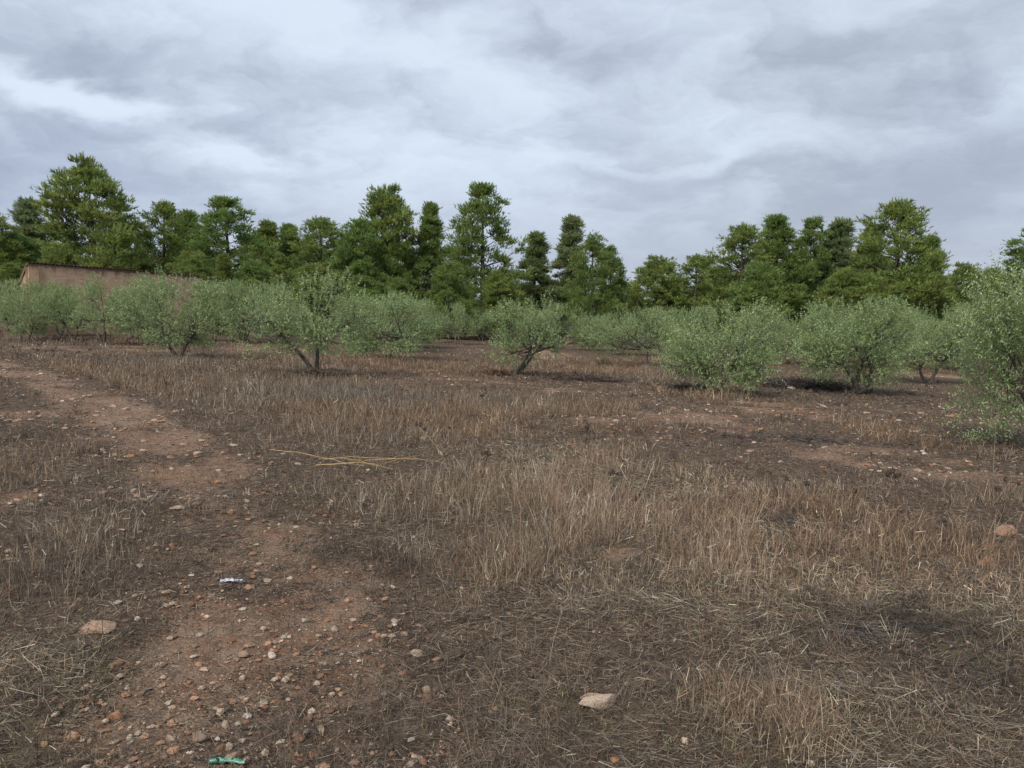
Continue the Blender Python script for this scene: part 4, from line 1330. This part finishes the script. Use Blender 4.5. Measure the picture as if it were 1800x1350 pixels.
def thistle(px, py, hpx, nbr, label, pale=False, lean=0.1, hs=1.35):
    g = np.random.default_rng(int(px * 7 + py))
    x, y = spot(px, py)
    H = hpx * y / FPX
    root = thing('dried_thistle', label, 'dried thistle', (x, y, float(terrain(x, y)) - 0.01))
    mat = M_PALESTALK if pale else M_STALK
    mb = MB()
    w = max(0.0035, 0.0006 * y)
    s = np.linspace(0, 1, 6)
    main = np.column_stack([lean * H * s ** 1.5 + g.normal(0, 0.008, 6) * s, g.normal(0, 0.01, 6) * s, H * s])
    mb.tube(main, np.linspace(w, w * 0.6, 6), 5)
    tips = [main[-1]]
    for k in range(nbr):
        f = g.uniform(0.4, 0.85); p = np.array([np.interp(f, s, main[:, i]) for i in range(3)])
        a = g.uniform(0, 6.28); L2 = H * (1 - f) * g.uniform(0.7, 1.15)
        e = p + np.array([math.cos(a) * L2 * 0.55, math.sin(a) * L2 * 0.55, L2 * 0.85])
        mb.tube([p, (p + e) / 2 + np.array([math.cos(a), math.sin(a), -0.3]) * L2 * 0.1, e], [w * 0.7, w * 0.6, w * 0.5], 4)
        tips.append(e)
    for k in range(7):                               # withered leaves down the stem
        f = g.uniform(0.08, 0.7); p = np.array([np.interp(f, s, main[:, i]) for i in range(3)]); a = g.uniform(0, 6.28)
        d = np.array([math.cos(a), math.sin(a), g.uniform(-0.6, 0.5)]); q = np.array([-d[1], d[0], 0.2])
        mb.add([p, p + d * 0.035 + q * 0.008, p + d * 0.085 + np.array([0, 0, -0.02]), p + d * 0.035 - q * 0.008], [(0, 1, 2), (0, 2, 3)])
    obj('stem', mb.mesh('thistle_stem'), mat, root)
    hm = HEADS
    for i, t in enumerate(tips):
        m = hm[i % 3]
        h = obj('seed_head', m, M_STALK if not pale else None, root)
        if pale and len(m.materials) == 0: m.materials.append(M_STALK)
        h.location = Vector(t.tolist()); h.rotation_euler = (g.normal(0, 0.3), g.normal(0, 0.3), g.uniform(0, 6))
        k = g.uniform(0.75, 1.15) * hs
        h.scale = (k, k, k)
    return root


thistle(1578, 935, 112, 4, 'tallest dark dried thistle with clustered heads in the grass at right', lean=-0.12)
thistle(1450, 925, 78, 1, 'dried thistle with a single dark head leaning left, right of centre', lean=-0.5)
thistle(1372, 892, 66, 1, 'thin dried thistle beside the leaning one, nearer the centre', lean=-0.35)
thistle(1760, 920, 80, 2, 'dried thistle in the grass above the right-edge boulder')
thistle(1494, 905, 46, 1, 'short dried thistle left of the tallest thistle', lean=0.1)
thistle(1664, 930, 50, 1, 'short dried thistle right of the tallest thistle', lean=0.08)
thistle(785, 822, 76, 2, 'pale curved thistle stalk behind the yellow canes', pale=True, lean=-0.7)
thistle(852, 832, 38, 4, 'bushy dried thistle with four dark heads near the centre')
thistle(733, 790, 46, 1, 'thin dried thistle with one dark head above the yellow canes')
thistle(846, 728, 34, 1, 'far dried thistle standing in tall grass at the centre')
thistle(1030, 780, 34, 2, 'dried thistle at the edge of the red patch behind the tall grass')
thistle(1075, 868, 40, 2, 'dark dried thistle in yellow straw right of centre')
thistle(1110, 905, 30, 1, 'small dried thistle low in the straw right of centre')


def stalk(px, py, hpx, label, lean, mat):
    x, y = spot(px, py); H = hpx * y / FPX
    mb = MB(); s = np.linspace(0, 1, 7)
    mb.tube(np.column_stack([lean * H * s ** 1.4, 0.02 * np.sin(s * 3), H * s]), np.linspace(max(0.0018, 0.0004 * y), 0.001, 7), 5)
    root = thing('dry_stalk', label, 'dry stalk', (x, y, float(terrain(x, y)) - 0.01))
    obj('stem', mb.mesh('dry_stalk'), mat, root)
    mb = MB(); g = np.random.default_rng(int(px))
    for k in range(12):
        f = g.uniform(0.55, 1); p = np.array([lean * H * f ** 1.4, 0.02 * math.sin(f * 3), H * f]); d = unit(g.normal(0, 1, 3) + np.array([0, 0, 1.0]))
        a = unit(np.cross(d, (0.3, 1, 0.2)))
        mb.add([p - a * 0.003, p + a * 0.003, p + d * 0.045], [(0, 1, 2)])
    obj('seed_spray', mb.mesh('seed_spray'), mat, root)


stalk(1746, 838, 130, 'thin upright pale stalk in front of the near olive tree', 0.02, M_PALESTALK)
stalk(965, 1172, 148, 'long thin pale stalk rising over the litter right of centre', 0.28, M_PALESTALK)
stalk(1670, 905, 70, 'thin dark stalk standing in the grass near the right edge', -0.05, M_STALK)


def cane(px0, py0, px1, py1, rad, label, mat=M_CANE, group=None, lift=0.05):
    (x0, y0), (x1, y1) = spot(px0, py0), spot(px1, py1)
    s = np.linspace(0, 1, 14)
    xx = x0 + (x1 - x0) * s; yy = y0 + (y1 - y0) * s
    zz = terrain(xx, yy) + rad + lift * (0.4 + 0.6 * np.sin(s * math.pi))
    c = np.array([xx[0], yy[0], zz[0]])
    rad = rad * 0.72
    rr = np.full(14, rad) * np.linspace(1.1, 0.6, 14); rr[::3] *= 1.18
    mb = MB(); mb.tube(np.column_stack([xx, yy, zz]) - c, rr, 6)
    o = obj('reed_cane' if mat is M_CANE else 'stick', mb.mesh('cane', True), mat, None, Vector(c.tolist()))
    return tag(o, label, 'cane' if mat is M_CANE else 'stick', group)


cane(476, 795, 640, 829, 0.006, 'yellow cane running furthest left of the fallen cane bundle')
cane(560, 812, 740, 817, 0.0065, 'straight upper yellow cane of the fallen bundle')
cane(556, 822, 694, 831, 0.0075, 'brightest thick yellow cane at the front of the fallen bundle')
cane(600, 812, 660, 828, 0.005, 'short yellow cane crossing the middle of the fallen bundle')
cane(640, 814, 792, 822, 0.005, 'pale cane pointing right out of the fallen bundle')
cane(655, 826, 770, 806, 0.004, 'thin cane lying askew behind the fallen bundle')
cane(1350, 1190, 1262, 1152, 0.006, 'short dark stick in the litter left of the burnt patch', M_WOOD, None, 0.02)
cane(1690, 1180, 1800, 1120, 0.006, 'dark stick across the burnt patch at the right edge', M_WOOD, None, 0.03)
cane(385, 895, 372, 899, 0.007, 'tiny dark stick by the orange stone on the track', M_WOOD, None, 0.01)
cane(800, 1160, 900, 1118, 0.006, 'blackened stick lying on bare soil at the centre', M_WOOD, None, 0.012)
cane(250, 1222, 268, 1208, 0.006, 'short grey stick among stones at lower left', M_WOOD, None, 0.01)


def brush(px, py, wpx, hpx, n, label, tone=(0.06, 0.048, 0.044)):
    g = np.random.default_rng(int(px + py))
    x, y = spot(px, py); w = wpx * y / FPX; h = hpx * y / FPX
    u = rand_unit(n, g); u[:, 2] = np.abs(u[:, 2])
    rad = g.uniform(0, 1, (n, 1)) ** 0.5
    lump = 0.55 + 0.9 * fbm(u[:, 0] * 2.5 + px, u[:, 1] * 2.5, 4, 3)
    P = u * rad * np.array([w / 2, max(0.35, w * 0.22), h]) * np.column_stack([np.ones(n), np.ones(n), lump])
    P[:, 2] += terrain(P[:, 0] + x, P[:, 1] + y) - float(terrain(x, y))
    c = np.array(tone) * g.uniform(0.4, 2.4, (n, 1))
    v, f, cc = sticks(P, g.uniform(0.12, 0.55, n), g.uniform(0.006, 0.022, n), g.uniform(0, 6.28, n), g.normal(0.1, 0.35, n), c, g)
    o = obj('brush_pile', mesh_arrays('brush_pile', v, f, cc), M_BLADE, None, (x, y, float(terrain(x, y))))
    tag(o, label, 'brush pile')


brush(1415, 684, 190, 20, 2600, 'dark heap of cut brush on the ground between the two right-hand olives')
brush(1215, 684, 80, 10, 900, 'low dark brush heap left of the straw-clump olive')
brush(1030, 668, 170, 8, 1500, 'long low strip of dark brush right of the leaning central olive', (0.085, 0.06, 0.048))
brush(872, 660, 50, 10, 600, 'small mound of dark clods and twigs at the leaning olive foot', (0.09, 0.055, 0.042))
brush(556, 664, 60, 12, 700, 'dark dead weeds heaped at the foot of the largest olive', (0.09, 0.065, 0.05))
brush(100, 598, 110, 9, 700, 'dark dead weeds heaped under the left-edge olive trees', (0.09, 0.065, 0.05))


def scrap(px, py, wpx, label, colr, seed, dep=0.03, stripe=None):
    g = np.random.default_rng(seed)
    x, y = spot(px, py); w = wpx * y / FPX
    nu, nv = 22, 7
    uu, vv = np.meshgrid(np.linspace(-0.5, 0.5, nu), np.linspace(-0.5, 0.5, nv), indexing='ij')
    edge = 0.7 + 0.6 * fbm(uu * 5 + seed, vv * 0 + 3, seed, 3)
    px_ = uu * w; py_ = vv * dep * 2 * edge + 0.3 * dep * np.sin(uu * 7 + seed)
    pz = 0.012 + 0.028 * fbm(uu * 7 + seed, vv * 3, seed + 2, 3) * (1 - (2 * vv) ** 2 * 0.6)
    v = np.stack([px_, py_, pz], -1).reshape(-1, 3)
    i = np.arange(nu - 1)[:, None] * nv; k = np.arange(nv - 1)[None]
    f = np.stack([i + k, i + nv + k, i + nv + k + 1, i + k + 1], -1).reshape(-1, 4)
    keep = fbm(v[f].mean(1)[:, 0] * 60, v[f].mean(1)[:, 1] * 60, seed + 5, 2) > 0.3
    q = MT('plastic_' + str(seed)); n = q.noise(26, 3, 0.5, q.coord())
    q.pbr(q.mix(q.ramp(n, 0.45, 0.6), colr, stripe or colr), 0.4, None, 0.5)
    o = obj('plastic_scrap', mesh_arrays('plastic_scrap', v, f[keep], None, True), q.m)
    m = o.modifiers.new('thickness', 'SOLIDIFY'); m.thickness = 0.0012
    o.location = (x, y, float(terrain(x, y)))
    tag(o, label, 'plastic scrap')


scrap(408, 1015, 40, 'crumpled blue and white plastic scrap on the track', (0.55, 0.58, 0.62), 3, 0.016, (0.16, 0.25, 0.5))
scrap(400, 1331, 66, 'torn green plastic strip near the bottom edge', (0.07, 0.28, 0.18), 8, 0.01, (0.2, 0.42, 0.32))
